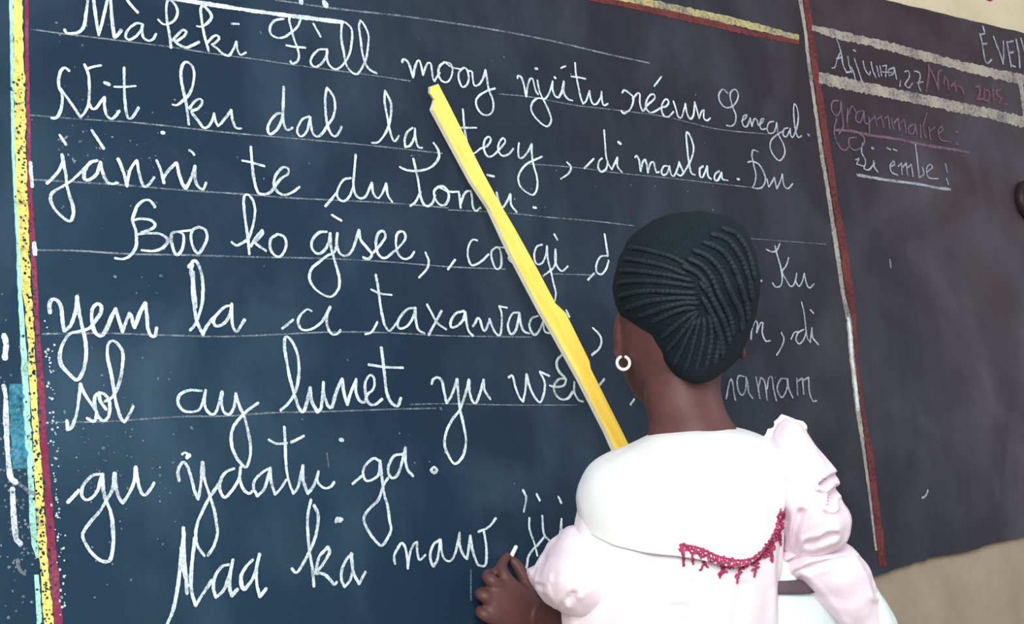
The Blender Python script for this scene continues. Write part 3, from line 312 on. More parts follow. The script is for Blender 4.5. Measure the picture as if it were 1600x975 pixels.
RULED = [
('white', 7, '2068.2,1175.5 2067.5,1140.6 2064,1108 2063.2,1064.8 2060.7,1021.9'),
('white', 5.5, '852.4,1550.2 879.8,1550.4 914.9,1550.8 969.2,1551.5 1025.5,1553.1 1099,1556'),
('dull', 2.55, '998.8,1571.4 1075.8,1572.8 1126.1,1575.1 1210.1,1579.5 1344.2,1582.2 1464.1,1580.6 1565.6,1575.3 1664.9,1571.8'),
('dull', 1.87, '673,1485.6 704.7,1485.5 775.3,1486.8 853.7,1487.8 901,1486.8 963.7,1487.5 1019.4,1487 1137.5,1487.8 1199.8,1487.3'),
('dull', 1.87, '1355.4,1487 1414.9,1488.9 1500.9,1485.8 1578.6,1487.3 1687.5,1487.5 1801.6,1479.2 1925,1482.5'),
('dull', 1.87, '666,1383.9 721.8,1385.2 784.8,1387.8 833.8,1388 910.6,1387.6 1001.1,1388.8 1087.4,1390.1 1147.6,1390.4 1242.4,1389.9'),
('dull', 1.7, '1389.4,1387.8 1487.1,1390.1 1563.6,1388.5 1671.4,1388.9 1756.3,1388.2 1891.4,1387.6'),
('dull', 2.04, '664.9,1309.2 717.2,1310.2 779.6,1311 844.8,1310.3 921.9,1311 1003.3,1311 1139.5,1314.2 1244.3,1314'),
('dull', 1.7, '1243.9,1311.3 1344.6,1313.1 1426.9,1311.6 1513.4,1311 1590.8,1308.6'),
('dull', 2.04, '664.9,1229 712.4,1230.4 774.1,1229.5 855.5,1231.5 941.8,1232.9 1033.6,1235.2 1131,1235 1234.6,1232.2 1334.2,1232.5'),
('dull', 1.36, '1415.4,1229.1 1501.4,1230.2'),
('dull', 1.19, '1829.6,1302.2 1953.9,1302 2035.6,1301.7'),
('dull', 2.04, '666.9,1135 737,1136.5 815.5,1135 890.1,1134.2 960.2,1137.2 1043.4,1141.3 1121,1141.3 1223.5,1138.1 1299.5,1137.9 1367.6,1137.7'),
('dull', 2.04, '667.2,1037.6 730.6,1036.7 776.8,1038.3 832.8,1039.9 890.9,1039.3 951.7,1041.7 1033.6,1041.4 1110.4,1042.2 1191.2,1042.1'),
('dull', 1.53, '1151,1048 1212.7,1047.6 1321,1043.8 1437,1041.5'),
('mauve', 5, '2102.6,1506.8 2121.1,1508.6 2152,1509.6 2198.2,1507 2246.1,1507.4 2294.9,1506.8 2327.7,1504.6 2378,1502.9 2430.1,1503.3 2497.3,1501.7'),
('faint', 5, '2145.8,1430.6 2181.2,1429.4 2228.4,1427.9 2276.8,1427.5 2326.3,1427 2376.4,1424.4 2417.8,1424.2'),
]
MARKS = [
('white', 7, '1037.5,1579.1 1036.9,1573'),
('white', 9, '1072.5,1579.3 1075.1,1575.3'),
('faint', 4, '2200.6,867.3 2212.3,871 2219.7,879.4'),
('dull', 4.25, '2205.5,1282.4 2204.2,1268.6'),
('dull', 2.55, '701.7,1356.1 708.2,1362.7'),
('dull', 2.55, '713.5,1337.6 715.5,1332.5'),
('dull', 3.4, '755.1,1202.5 756.6,1201.8'),
('dull', 3.4, '812.4,1205.3 814,1204.6'),
('dull', 2.12, '1223.4,830.9 1218.7,792'),
('dull', 2.12, '1019.3,990.3 1020.4,973'),
('dull', 3.4, '838.3,1027.1 839.9,1026.3'),
('dull', 3.4, '728.7,1007.4 730.2,1006.7'),
('dull', 2.55, '686.8,1049.8 687.4,1047'),
('dull', 2.55, '1060.8,1106.4 1061.7,1105.6'),
('dull', 2.55, '1198.6,1042.8 1200.4,1040.3'),
('dull', 2.12, '972.4,1524.9 974,1522.6'),
('white', 6, '624,1133.2 625.6,1122 623.4,1108'),
('white', 6, '620.5,1078.2 622,1066.4 621.3,1038.8 621.3,1011.4 622.1,987.5 623.7,978.6 628.4,974.3'),
('dull', 4.25, '628.4,974.3 637.8,968.3 647.3,961'),
('white', 6, '624.5,967.7 624.3,950 624.6,929.8 625.9,914.9 630.5,909.1'),
('dull', 4.25, '626.2,892.7 627.7,882.5 632.9,877.4'),
('white', 4, '663.8,1328.9 663.8,1317.2 664.4,1301.1'),
('white', 5, '663.1,1236.9 663.1,1223.8'),
]
BANDS = [
('mint_chalk', '649.7,1692.0,654.2,1693.2 649.7,1520.8,654.2,1521.5 647.0,1441.4,650.7,1441.9 642.9,1334.5,646.6,1334.8 643.0,1293.7,647.3,1294.0 642.8,1235.9,647.9,1236.1 641.8,1190.0,646.9,1190.2 641.8,1136.2,647.5,1136.2 641.0,1080.0,648.8,1080.0 640.8,1024.5,648.6,1024.2 642.2,996.9,649.2,996.6 642.1,969.5,648.4,969.1 642.0,942.2,648.3,941.8 642.3,908.2,649.3,907.7 646.4,893.0,649.2,892.8'),
('mint_chalk', '643.3,875.8,648.2,875.3 643.5,854.3,649.1,853.7 643.1,820.9,649.3,820.3 643.1,765.0,649.3,764.1'),
('yellow_chalk', '654.2,1692.0,664.6,1693.9 654.2,1521.5,664.6,1523.1 650.7,1441.9,662.6,1443.4 646.6,1334.8,659.7,1336.0 645.9,1293.9,659.0,1294.8 646.4,1236.1,658.0,1236.6 646.9,1190.2,656.9,1190.5 649.7,1136.3,657.6,1136.3 649.5,1079.9,657.4,1079.9 650.0,1024.2,657.1,1024.0 649.1,969.1,658.3,968.6 649.3,907.7,659.1,906.9 651.2,867.0,660.4,866.1 651.4,820.0,661.9,818.9 651.4,765.0,661.9,763.5'),
('crimson_chalk', '667.6,1692.0,672.1,1693.0 667.6,1523.6,672.1,1524.3 664.1,1443.6,668.5,1444.1 660.5,1336.0,664.9,1336.4 659.0,1294.8,664.1,1295.2 658.7,1236.7,664.6,1236.9 658.4,1190.6,664.2,1190.7 659.0,1136.4,664.1,1136.4 658.1,1079.9,666.0,1079.8 657.8,1024.0,665.7,1023.7 659.0,968.6,666.9,968.1 659.1,906.9,669.0,906.2 660.4,866.1,670.2,865.2 661.9,818.9,671.8,817.8 661.9,765.0,671.8,763.7'),
('cream_chalk', '2050.3,1772.0,2060.8,1773.9 2050.3,1741.0,2060.8,1742.6 2054.1,1683.6,2062.8,1684.8 2051.5,1619.9,2060.2,1621.0 2052.3,1540.1,2061.0,1541.0 2052.2,1456.4,2062.5,1457.3 2055.6,1382.7,2065.9,1383.4 2056.4,1304.9,2068.4,1305.5 2058.3,1216.9,2068.5,1217.2 2062.6,1173.2,2076.2,1173.5 2057.2,1108.0,2070.8,1108.0 2054.0,1022.0,2067.5,1021.8 2057.1,958.0,2065.5,957.7 2057.8,884.0,2064.5,883.6 2055.8,790.0,2060.7,789.6'),
('red_chalk', '2064.3,1772.0,2080.1,1774.6 2064.3,1743.2,2080.1,1745.7 2064.6,1685.1,2080.4,1687.3 2061.9,1621.2,2081.2,1623.7 2064.4,1541.4,2083.6,1543.4 2066.0,1457.6,2083.3,1459.1 2069.4,1383.6,2085.0,1384.7 2071.8,1305.6,2090.8,1306.6 2071.9,1217.2,2092.5,1217.8 2077.9,1173.5,2089.9,1173.7 2070.8,1108.0,2077.6,1108.0 2069.2,1021.7,2077.6,1021.5 2068.8,957.6,2084.0,957.0 2066.2,883.5,2083.0,882.6 2062.4,789.4,2080.7,788.0 2059.8,762.6,2078.1,761.0'),
('straw_chalk', '670.0,1671.9,670.0,1661.9 1627.6,1675.6,1626.0,1664.9 1704.7,1679.2,1702.6,1666.2 1776.9,1678.5,1774.6,1665.2 1859.5,1677.8,1857.1,1664.3 1945.3,1674.8,1942.9,1662.1 2039.6,1670.0,2037.7,1660.5'),
('red_chalk', '670.0,1660.0,670.0,1649.0 1559.1,1664.8,1557.9,1656.4 1638.6,1666.9,1637.1,1657.3 1734.1,1666.7,1732.1,1654.6 1814.9,1665.7,1812.7,1653.5 1920.5,1661.1,1918.6,1650.8 2037.7,1660.5,2036.1,1652.3'),
('cream_chalk', '2078.3,1694.0,2076.4,1684.4 2133.7,1693.8,2130.2,1676.8 2223.3,1693.3,2219.8,1677.2 2316.4,1691.5,2312.4,1673.9 2413.3,1688.4,2408.8,1669.1 2514.5,1685.2,2509.6,1665.4 2620.7,1683.1,2615.4,1662.9 2755.9,1685.2,2749.1,1660.2 3500.0,1685.2,3500.0,1660.2'),
('cream_chalk', '2080.0,1609.7,2075.7,1588.4 2133.4,1608.1,2128.7,1585.4 2204.4,1606.1,2199.6,1584.2 2296.5,1603.7,2291.7,1582.6 2393.0,1602.5,2387.9,1581.0 2493.4,1600.0,2488.0,1578.0 2598.5,1597.4,2593.0,1576.2 2731.1,1594.3,2724.4,1569.8 3500.0,1594.3,3500.0,1569.8'),
('faint_chalk', '2703.7,1669.5,2722.5,1671.8 2706.2,1636.7,2722.6,1638.5 2703.7,1594.1,2722.4,1596.1'),
('blue_chalk', '626.9,1080.2,641.7,1080.0 626.2,1052.5,641.6,1052.2 625.4,1011.3,641.5,1010.7 625.0,988.7,642.4,987.9'),
]
BOARD_EDGE = [(2.0435, 0.7495), (2.0779, 0.7527), (2.1183, 0.7566), (2.1577, 0.7606), (2.1944, 0.765), (2.2401, 0.7656), (2.2742, 0.7683), (2.3158, 0.7683), (2.3555, 0.773), (2.3999, 0.7775), (2.4424, 0.7788), (2.4921, 0.7809)]
KNOB = (2.6672, 1.4179)
PAINT_MARK = (2.6661, 1.8499)

# lower end of a red painted stroke high on the wall
def disc_shape(name, cx, cz, r, y, mat, parent):
    vs, fs = [], []
    n = 20
    for k, yy in enumerate((y, y + 0.0012)):
        for i in range(n):
            a = 2 * math.pi * i / n
            vs.append((cx + r * 1.25 * math.cos(a), yy, cz + r * (1 + .6 * max(0, math.sin(a))) * math.sin(a)))
    fs.append(tuple(range(n)))
    for i in range(n): fs.append((i, (i + 1) % n, n + (i + 1) % n, n + i))
    return link(name, mesh(name, vs, fs), mat, parent)
disc_shape('painted_mark', PAINT_MARK[0], PAINT_MARK[1], 0.017, 0.0108, M['red_paint'], wall)

# ---------------------------------------------------------------- blackboard
board = empty('blackboard', (1.6, 0.006, 0.75))
board['label'] = 'long dark slate blackboard on the wall, ruled and filled with white cursive chalk lines'
board['category'] = 'blackboard'
def build_panel():
    edge = [(0.15, 0.752), (0.66, 0.755), (1.2, 0.750), (1.7, 0.752), (2.0, 0.751)] + list(BOARD_EDGE) + [(2.8, 0.786), (3.3, 0.783), (4.3, 0.787)]
    pts = []
    for (a, b) in zip(edge[:-1], edge[1:]):
        n = max(1, int((b[0] - a[0]) / 0.012))
        for i in range(n):
            t = i / n; x = a[0] + (b[0] - a[0]) * t; z = a[1] + (b[1] - a[1]) * t
            z += 0.004 * noise.noise(Vector((x * 35, 0, 3))) + 0.0025 * noise.noise(Vector((x * 130, 5, 3)))
            pts.append((x, z))
    pts.append(edge[-1])
    top = []
    for i in range(301):
        x = 4.3 - (4.3 - 0.15) * i / 300
        top.append((x, 1.775 + 0.0018 * noise.noise(Vector((x * 20, 9, 3)))))
    loop = pts + top
    n = len(loop)
    vs = [(x, 0.0, z) for x, z in loop] + [(x, 0.0118, z) for x, z in loop]
    fs = [tuple(range(n))] + [(i, n + i, n + (i + 1) % n, (i + 1) % n) for i in range(n)]
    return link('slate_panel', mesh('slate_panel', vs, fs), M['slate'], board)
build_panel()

def parse(s):
    return [[tuple(float(q) / 1000 for q in p.split(',')) for p in st.split()] for st in s.split(';')]

def smooth_path(p, step=0.0022):
    if len(p) == 2:
        a, b = Vector(p[0]), Vector(p[1]); n = max(2, int((b - a).length / step))
        return [a.lerp(b, i / n) for i in range(n + 1)]
    P = [Vector(q) for q in p]; P = [P[0] * 2 - P[1]] + P + [P[-1] * 2 - P[-2]]
    out = []
    for i in range(1, len(P) - 2):
        p0, p1, p2, p3 = P[i - 1:i + 3]
        n = max(2, int((p2 - p1).length / step))
        for j in range(n):
            t = j / n
            out.append(0.5 * ((2 * p1) + (p2 - p0) * t + (2 * p0 - 5 * p1 + 4 * p2 - p3) * t * t + (3 * p1 - p0 - 3 * p2 + p3) * t ** 3))
    out.append(P[-2].copy())
    return out

SEED = [0.0]
def split_corners(st, limit=-0.25):
    out, cur = [], [st[0]]
    for i in range(1, len(st) - 1):
        cur.append(st[i])
        u = Vector(st[i]) - Vector(st[i - 1]); v = Vector(st[i + 1]) - Vector(st[i])
        if u.length > 0 and v.length > 0 and u.normalized().dot(v.normalized()) < limit:
            out.append(cur); cur = [st[i]]
    cur.append(st[-1]); out.append(cur)
    return [c for c in out if len(c) > 1]

def ribbons(name, strokes, width, mat, parent, y=-0.0006, press=True):
    vs, fs = [], []
    layer = 0
    for st0 in strokes:
        SEED[0] += 1.7
        tot = sum((Vector(b) - Vector(a)).length for a, b in zip(st0[:-1], st0[1:]))
        wf = 1.5 if press and tot < 0.008 else 1.0          # dots are ground into the board
        pieces = split_corners(st0)
        for pi, st in enumerate(pieces):
            pts = smooth_path(st); layer += 1
            q = [pts[0]]
            for p in pts[1:]:
                if (p - q[-1]).length > 0.0012: q.append(p)
            if len(q) < 2: q.append(q[0] + Vector((0.001, 0)))
            n = len(q); base = len(vs)
            for i, p in enumerate(q):
                d1 = (p - q[max(i - 1, 0)]); d2 = (q[min(i + 1, n - 1)] - p)
                d = d1 + d2
                if d.length < 1e-7: d = Vector((1, 0))
                d.normalize(); nr = Vector((-d.y, d.x))
                w = width * 0.5 * wf
                w *= 1 + 0.30 * noise.noise(Vector((p.x * 45, p.y * 45, SEED[0])))
                if press: w *= 0.74 + 0.30 * abs(d.y)          # down strokes are pressed harder
                j1 = 1 + 0.28 * noise.noise(Vector((p.x * 400, p.y * 400, 1 + SEED[0])))
                j2 = 1 + 0.28 * noise.noise(Vector((p.x * 400, p.y * 400, 8 + SEED[0])))
                w1, w2 = w * j1, w * j2
                if 0 < i < n - 1 and d1.length > 0 and d2.length > 0:      # keep the inside of a bend from folding over
                    cr = d1.x * d2.y - d1.y * d2.x
                    ang = math.atan2(cr, d1.dot(d2)); R = 0.5 * (d1.length + d2.length) / max(1e-6, abs(ang))
                    if ang > 0: w1 = min(w1, 0.85 * R)
                    else: w2 = min(w2, 0.85 * R)
                yy = y - 0.00004 * (layer % 14) - 0.0000016 * i
                a = p + nr * w1; b = p - nr * w2
                if i == 0:
                    e = p - d * w * 0.75; vs += [((e + nr * w1 * .5).x, yy, (e + nr * w1 * .5).y), ((e - nr * w2 * .5).x, yy, (e - nr * w2 * .5).y)]
                vs += [(a.x, yy, a.y), (b.x, yy, b.y)]
                if i == n - 1:
                    e = p + d * w * 0.75; vs += [((e + nr * w1 * .5).x, yy, (e + nr * w1 * .5).y), ((e - nr * w2 * .5).x, yy, (e - nr * w2 * .5).y)]
            for i in range(n + 1):
                k = base + 2 * i
                fs.append((k, k + 1, k + 3, k + 2))
    return link(name, mesh(name, vs, fs), mat, parent)

def bands(name, s, mat, parent, y):
    rows = [tuple(float(q) / 1000 for q in r.split(',')) for r in s.split()]
    vs, fs = [], []
    for a, b in zip(rows[:-1], rows[1:]):
        L = math.hypot(b[0] - a[0], b[1] - a[1]); n = max(1, int(L / 0.004))
        for i in range(n + (1 if b is rows[-1] else 0)):
            t = i / n
            r = [a[k] + (b[k] - a[k]) * t for k in range(4)]
            hx, hz = r[2] - r[0], r[3] - r[1]
            j1 = 0.16 * noise.noise(Vector((r[0] * 120, r[1] * 120, y * 9000))) ; j2 = 0.2 * noise.noise(Vector((r[0] * 150, r[1] * 150, 4 + y * 9000)))
            vs += [(r[0] + hx * j1, y, r[1] + hz * j1), (r[2] + hx * j2, y, r[3] + hz * j2)]
    for i in range(len(vs) // 2 - 1):
        k = 2 * i; fs.append((k, k + 1, k + 3, k + 2))
    return link(name, mesh(name, vs, fs), mat, parent)

CNAME = {'white': 'white chalk', 'faint': 'faint greyish chalk', 'pink': 'faded pink chalk', 'mauve': 'mauve chalk', 'dull': 'rubbed grey chalk', 'pale': 'thin white chalk'}
for text, kind, wd, s in WORDS:
    o = ribbons('chalk_word', parse(s), wd * (0.74 if wd >= 4.3 else 0.86) / 1000, M[kind], board, -0.0012)
    o['label'] = '%s writing reading %s' % (CNAME[kind], text)
for kind, wd, s in RULED:
    ribbons('ruled_line', parse(s), wd / 1000, M[kind], board, -0.0007, False)
for kind, wd, s in MARKS:
    ribbons('chalk_mark', parse(s), wd / 1000, M[kind], board, -0.0009, False)
BL = {'mint_chalk': 'mint green chalk band', 'yellow_chalk': 'thick yellow chalk band', 'crimson_chalk': 'crimson chalk band', 'red_chalk': 'dark red chalk band',
      'cream_chalk': 'cream chalk band', 'straw_chalk': 'straw yellow chalk band along the top', 'faint_chalk': 'short pale chalk upright', 'blue_chalk': 'blue chalk patch at the left border'}
for i, (kind, s) in enumerate(BANDS):
    o = bands('chalk_band', s, M[kind], board, -0.0004 - 0.00004 * i)
    o['label'] = BL[kind]
# scattered chalk specks beside the border band and over the left of the board
def specks(name, n, mat, fn, parent, r0=0.0007, r1=0.0018):
    vs, fs = [], []
    for i in range(n):
        x, z = fn(); r = random.uniform(r0, r1); k = len(vs)
        m = 6
        for j in range(m):
            a = 2 * math.pi * j / m; rr = r * random.uniform(.6, 1.3)
            vs.append((x + rr * math.cos(a), -0.001, z + rr * math.sin(a)))
        fs.append(tuple(range(k + m - 1, k - 1, -1)))
    o = link(name, mesh(name, vs, fs), mat, parent); o['kind'] = 'stuff'
    return o
def near_band():
    z = random.uniform(0.83, 1.15); return 0.6725 + random.gauss(0, 0.0028), z
specks('chalk_specks', 90, M['white'], near_band, board)
def inside_band():
    z = 0.82 + 0.62 * random.random() ** 1.2; return 0.6545 + random.gauss(0, 0.0042), z
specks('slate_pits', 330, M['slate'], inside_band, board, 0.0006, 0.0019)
def left_dust():
    return random.gauss(0.63, 0.012), random.gauss(0.96, 0.08)
specks('chalk_specks', 160, M['dull'], left_dust, board, 0.0008, 0.002)
def field_dust():
    return random.choice([random.gauss(0.72, 0.02), random.uniform(0.7, 1.9), random.gauss(0.78, .03)]), random.choice([random.uniform(.85, 1.6), random.gauss(.98, .05), random.gauss(1.37, .03)])
specks('chalk_specks', 230, M['dull'], field_dust, board, 0.0006, 0.0016)

# round knob on the right-hand board
def lathe(name, prof, c, mat, parent, n=28):
    vs, fs = [], []
    for (r, y) in prof:
        for i in range(n):
            a = 2 * math.pi * i / n
            vs.append((c[0] + r * math.cos(a), y, c[1] + r * math.sin(a)))
    for k in range(len(prof) - 1):
        for i in range(n):
            fs.append((k * n + i, k * n + (i + 1) % n, (k + 1) * n + (i + 1) % n, (k + 1) * n + i))
    fs.append(tuple(range(len(prof) * n - n, len(prof) * n)))
    return link(name, mesh(name, vs, fs), mat, parent, True)
kn = empty('round_knob', (KNOB[0], -0.0015, KNOB[1]))
kn['label'] = 'dark brown round knob fixed to the right-hand board at the edge of the picture'
kn['category'] = 'knob'
lathe('rim', [(0.040, -0.0015), (0.041, -0.008), (0.038, -0.016), (0.032, -0.020), (0.026, -0.018), (0.023, -0.012), (0.0225, -0.002)], KNOB, M['knob'], kn)
lathe('face', [(0.0222, -0.0016), (0.0222, -0.009), (0.017, -0.012), (0.009, -0.0135), (0.001, -0.014)], KNOB, M['knob_face'], kn)

# ---------------------------------------------------------------- yellow pointer
def pointer():
    left = [(669, 136), (669, 146), (676, 156), (671, 172), (700, 226), (732, 285), (760, 327), (791, 394), (816, 442), (842, 491), (861, 523), (900, 593), (942, 675), (957, 709), (985, 765), (1015, 828)]
    right = [(685, 131), (690, 141), (700, 160), (711, 182), (733, 226), (755, 270), (775, 307), (805, 358), (840, 421), (868, 474), (884, 489), (921, 564), (923, 576), (950, 630), (984, 698), (1040, 812)]
    d0, d1 = 2.078, 2.035
    def dep(y): return d0 + (d1 - d0) * (y - 132) / 680
    n = len(left)
    vs = []
    for (x, y) in left: vs.append(at(x + (6.5 if y > 170 else 3), y, dep(y)))
    for (x, y) in right: vs.append(at(x, y, dep(y)))
    for (x, y) in left: vs.append(at(x, y, dep(y) + 0.007))
    for (x, y) in right: vs.append(at(x, y, dep(y) + 0.007))
    # split front face and edge into two meshes: painted face, edge paled by painted-in light
    ff, ef = [], []
    for i in range(n - 1):
        ff.append((i, i + 1, n + i + 1, n + i))
        ff.append((n + i, n + i + 1, 3 * n + i + 1, 3 * n + i))
        ff.append((2 * n + i, 3 * n + i, 3 * n + i + 1, 2 * n + i + 1))
        ef.append((i, 2 * n + i, 2 * n + i + 1, i + 1))
    ff.append((0, n, 3 * n, 2 * n)); ff.append((n - 1, 3 * n - 1, 4 * n - 1, 2 * n - 1))
    me = mesh('yellow_pointer', [tuple(v) for v in vs], ff + ef)
    me.materials.append(M['yellow']); me.materials.append(M['yellow_edge'])
    for k in range(len(ff), len(ff) + len(ef)): me.polygons[k].material_index = 1
    # local axis along the stick so that the grain follows it
    a = at(678, 133, d0); b = at(1027, 820, d1); xax = (b - a).normalized(); zax = xax.cross(FW).normalized(); yax = zax.cross(xax)
    mw = Matrix((xax, yax, zax)).transposed().to_4x4(); mw.translation = a
    me.transform(mw.inverted())
    o = link('pointer', me); o.matrix_world = mw
    o['label'] = 'long flat yellow wooden pointer leaning against the chalk writing above the girl'
    o['category'] = 'pointer'
    return o
pointer()

# ---------------------------------------------------------------- person
def plumb(secs, y0=880):
    """keep the part of a figure below y0 hanging vertically (the camera looks slightly up)"""
    out = []
    for (a, b, c, d, e, f) in secs:
        k = max(0, (b + d) / 2 - y0)
        out.append((a + 0.1 * k, b, c + 0.1 * k, d, e - 1.18e-4 * k, f))
    return out

def loft(secs, n=40, close=True, sub=6):
    """secs: (lx,ly,rx,ry,depth,thick) cross-sections between two photo points, with real depth"""
    S = []
    m = len(secs)
    def cr(p0, p1, p2, p3, t): return tuple(0.5 * ((2 * b) + (c - a) * t + (2 * a - 5 * b + 4 * c - d) * t * t + (3 * b - a - 3 * c + d) * t ** 3) for a, b, c, d in zip(p0, p1, p2, p3))
    for i in range(m - 1):
        p0 = secs[max(i - 1, 0)]; p1 = secs[i]; p2 = secs[i + 1]; p3 = secs[min(i + 2, m - 1)]
        for j in range(sub): S.append(cr(p0, p1, p2, p3, j / sub))
    S.append(secs[-1])
    vs, fs = [], []
    for (lx, ly, rx, ry, d, th) in S:
        L = at(lx, ly, d); R = at(rx, ry, d); c = (L + R) / 2; a = (R - L) / 2
        for k in range(n):
            t = 2 * math.pi * k / n
            vs.append(c + a * math.cos(t) + FW * (-abs(th)) * math.sin(t))
    for i in range(len(S) - 1):
        for k in range(n):
            fs.append((i * n + k, i * n + (k + 1) % n, (i + 1) * n + (k + 1) % n, (i + 1) * n + k))
    if close:
        fs.append(tuple(range(n - 1, -1, -1))); fs.append(tuple(range((len(S) - 1) * n, len(S) * n)))
    return vs, fs

def pix(v):
    c = R3.transposed() @ (v - CAM)
    return 800 + FOC * c.x / -c.z, 487.5 - FOC * c.y / -c.z, -c.z

def segd(px, py, pl):
    best = 1e9
    for (a, b) in zip(pl[:-1], pl[1:]):
        dx, dy = b[0] - a[0], b[1] - a[1]; L = dx * dx + dy * dy or 1
        t = max(0, min(1, ((px - a[0]) * dx + (py - a[1]) * dy) / L))
        best = min(best, math.hypot(px - a[0] - dx * t, py - a[1] - dy * t))
    return best

def cloth(vs, amp=0.004, freq=16.0, seed=0.0, stretch=(1, 1, 0.45), creases=()):
    """soft wrinkles plus creases pressed into the cloth"""
    cen = sum(vs, Vector()) / len(vs); out = []
    for v in vs:
        p = Vector((v.x * freq * stretch[0], v.y * freq * stretch[1], v.z * freq * stretch[2])) + Vector((seed, seed * 2, 0))
        k = noise.noise(p) + 0.5 * noise.noise(p * 2.3)
        ridge = 1 - abs(noise.noise(p * 1.1 + Vector((9, 3, 1)))) * 2
        d = (v - cen); d.z *= 0.3
        if d.length > 1e-6: d.normalize()
        q = v + d * amp * (k + 0.35 * ridge)
        if creases:
            px, py, dd = pix(v)
            for (pl, w, dep) in creases:
                r = segd(px, py, pl)
                if r < w * 3: q = q + FW * dep * (math.exp(-(r / w) ** 2) - 0.45 * math.exp(-((r - 2 * w) / w) ** 2))
        out.append(q)
    return out

def tube(pts, rad, n=14, caps=True):
    """tapered limb through points with radii, rounded ends"""
    P = [Vector(p) for p in pts]; vs, fs = [], []
    sp, sr = [], []
    Q = [P[0] * 2 - P[1]] + P + [P[-1] * 2 - P[-2]]; RR = [rad[0]] + list(rad) + [rad[-1]]
    for i in range(1, len(Q) - 2):
        for j in range(6):
            t = j / 6
            p0, p1, p2, p3 = Q[i - 1:i + 3]
            sp.append(0.5 * ((2 * p1) + (p2 - p0) * t + (2 * p0 - 5 * p1 + 4 * p2 - p3) * t * t + (3 * p1 - p0 - 3 * p2 + p3) * t ** 3))
            sr.append(RR[i] + (RR[i + 1] - RR[i]) * t)
    sp.append(P[-1]); sr.append(rad[-1])
    d0 = (sp[1] - sp[0]).normalized(); d1 = (sp[-1] - sp[-2]).normalized()
    ep, er = [], []
    for a in (80, 50, 22): ep.append(sp[0] - d0 * sr[0] * math.sin(math.radians(a))); er.append(sr[0] * math.cos(math.radians(a)))
    fp, fr = [], []
    for a in (22, 50, 80): fp.append(sp[-1] + d1 * sr[-1] * math.sin(math.radians(a))); fr.append(sr[-1] * math.cos(math.radians(a)))
    if caps: sp = ep + sp + fp; sr = er + sr + fr
    up = Vector((0.13, 0.2, 1)).normalized()
    for i, p in enumerate(sp):
        d = (sp[min(i + 1, len(sp) - 1)] - sp[max(i - 1, 0)]).normalized()
        u = up - d * up.dot(d)
        if u.length < 1e-3: u = Vector((1, 0, 0))
        u.normalize(); w = d.cross(u); up = u
        for k in range(n):
            t = 2 * math.pi * k / n; vs.append(p + (u * math.cos(t) + w * math.sin(t)) * sr[i])
    for i in range(len(sp) - 1):
        for k in range(n): fs.append((i * n + k, (i + 1) * n + k, (i + 1) * n + (k + 1) % n, i * n + (k + 1) % n))
    fs.append(tuple(range(n))); fs.append(tuple(range(len(sp) * n - 1, (len(sp) - 1) * n - 1, -1)))
    return vs, fs

def blob(c, ax, n=18):
    """ellipsoid, ax = three axis vectors"""
    vs, fs = [], []
    m = n // 2
    for i in range(m + 1):
        th = math.pi * (i + 0.001) / (m + 0.002)
        for k in range(n):
            t = 2 * math.pi * k / n
            vs.append(c + ax[0] * math.sin(th) * math.cos(t) + ax[1] * math.sin(th) * math.sin(t) + ax[2] * math.cos(th))
    for i in range(m):
        for k in range(n): fs.append((i * n + k, i * n + (k + 1) % n, (i + 1) * n + (k + 1) % n, (i + 1) * n + k))
    fs.append(tuple(range(n - 1, -1, -1))); fs.append(tuple(range(m * n, (m + 1) * n)))
    return vs, fs

def join(parts):
    V, F = [], []
    for vs, fs in parts:
        k = len(V); V += vs; F += [tuple(i + k for i in f) for f in fs]
    return V, F

HG = at(1068, 860, 1.868)
person = empty('person', (HG.x, HG.y, 0.0))
person['label'] = 'child with cornrowed hair in a pale pink dress, seen from behind, writing on the blackboard'
person['category'] = 'person'

# --- body: one continuous surface
parts = []
# skull, face and jaw (the face looks at the board)
parts.append(loft([(1060, 352, 1110, 352, 1.88, 0.02), (1000, 380, 1150, 380, 1.882, 0.065), (972, 430, 1172, 430, 1.885, 0.088), (966, 480, 1172, 480, 1.887, 0.093), (964, 525, 1164, 525, 1.893, 0.088), (967, 560, 1142, 560, 1.90, 0.078),
                   (978, 592, 1120, 592, 1.912, 0.066), (992, 618, 1106, 618, 1.925, 0.052), (1020, 640, 1098, 640, 1.935, 0.034), (1040, 648, 1080, 648, 1.94, 0.015)], 32))
parts.append(loft(plumb([(1010, 560, 1134, 560, 1.875, 0.045), (1006, 600, 1126, 600, 1.873, 0.046), (1008, 635, 1132, 635, 1.87, 0.047), (1014, 668, 1150, 668, 1.868, 0.048), (1000, 715, 1180, 710, 1.866, 0.054), (950, 770, 1205, 760, 1.866, 0.070),
                   (930, 880, 1215, 870, 1.866, 0.085), (940, 1000, 1200, 1000, 1.868, 0.082), (935, 1120, 1205, 1120, 1.87, 0.088), (930, 1250, 1210, 1250, 1.87, 0.095), (950, 1330, 1190, 1330, 1.87, 0.08)], 1000), 32))
# ears
for sx, cx, ed in ((-1, 966, 1.880), (1, 1158, 1.905)):
    parts.append(blob(at(cx, 522, ed), (RT * 0.006, FW * 0.013, UP * 0.025), 14))
    parts.append(blob(at(cx + sx * 2, 552, ed + .002), (RT * 0.005, FW * 0.008, UP * 0.009), 12))
# nose, lips
parts.append(blob(at(1068, 545, 1.984), (RT * 0.014, FW * 0.014, UP * 0.017), 14))
parts.append(blob(at(1068, 520, 1.975), (RT * 0.008, FW * 0.010, UP * 0.026), 14))
parts.append(blob(at(1068, 588, 1.966), (RT * 0.021, FW * 0.011, UP * 0.006), 14))
parts.append(blob(at(1068, 600, 1.964), (RT * 0.018, FW * 0.011, UP * 0.007), 14))
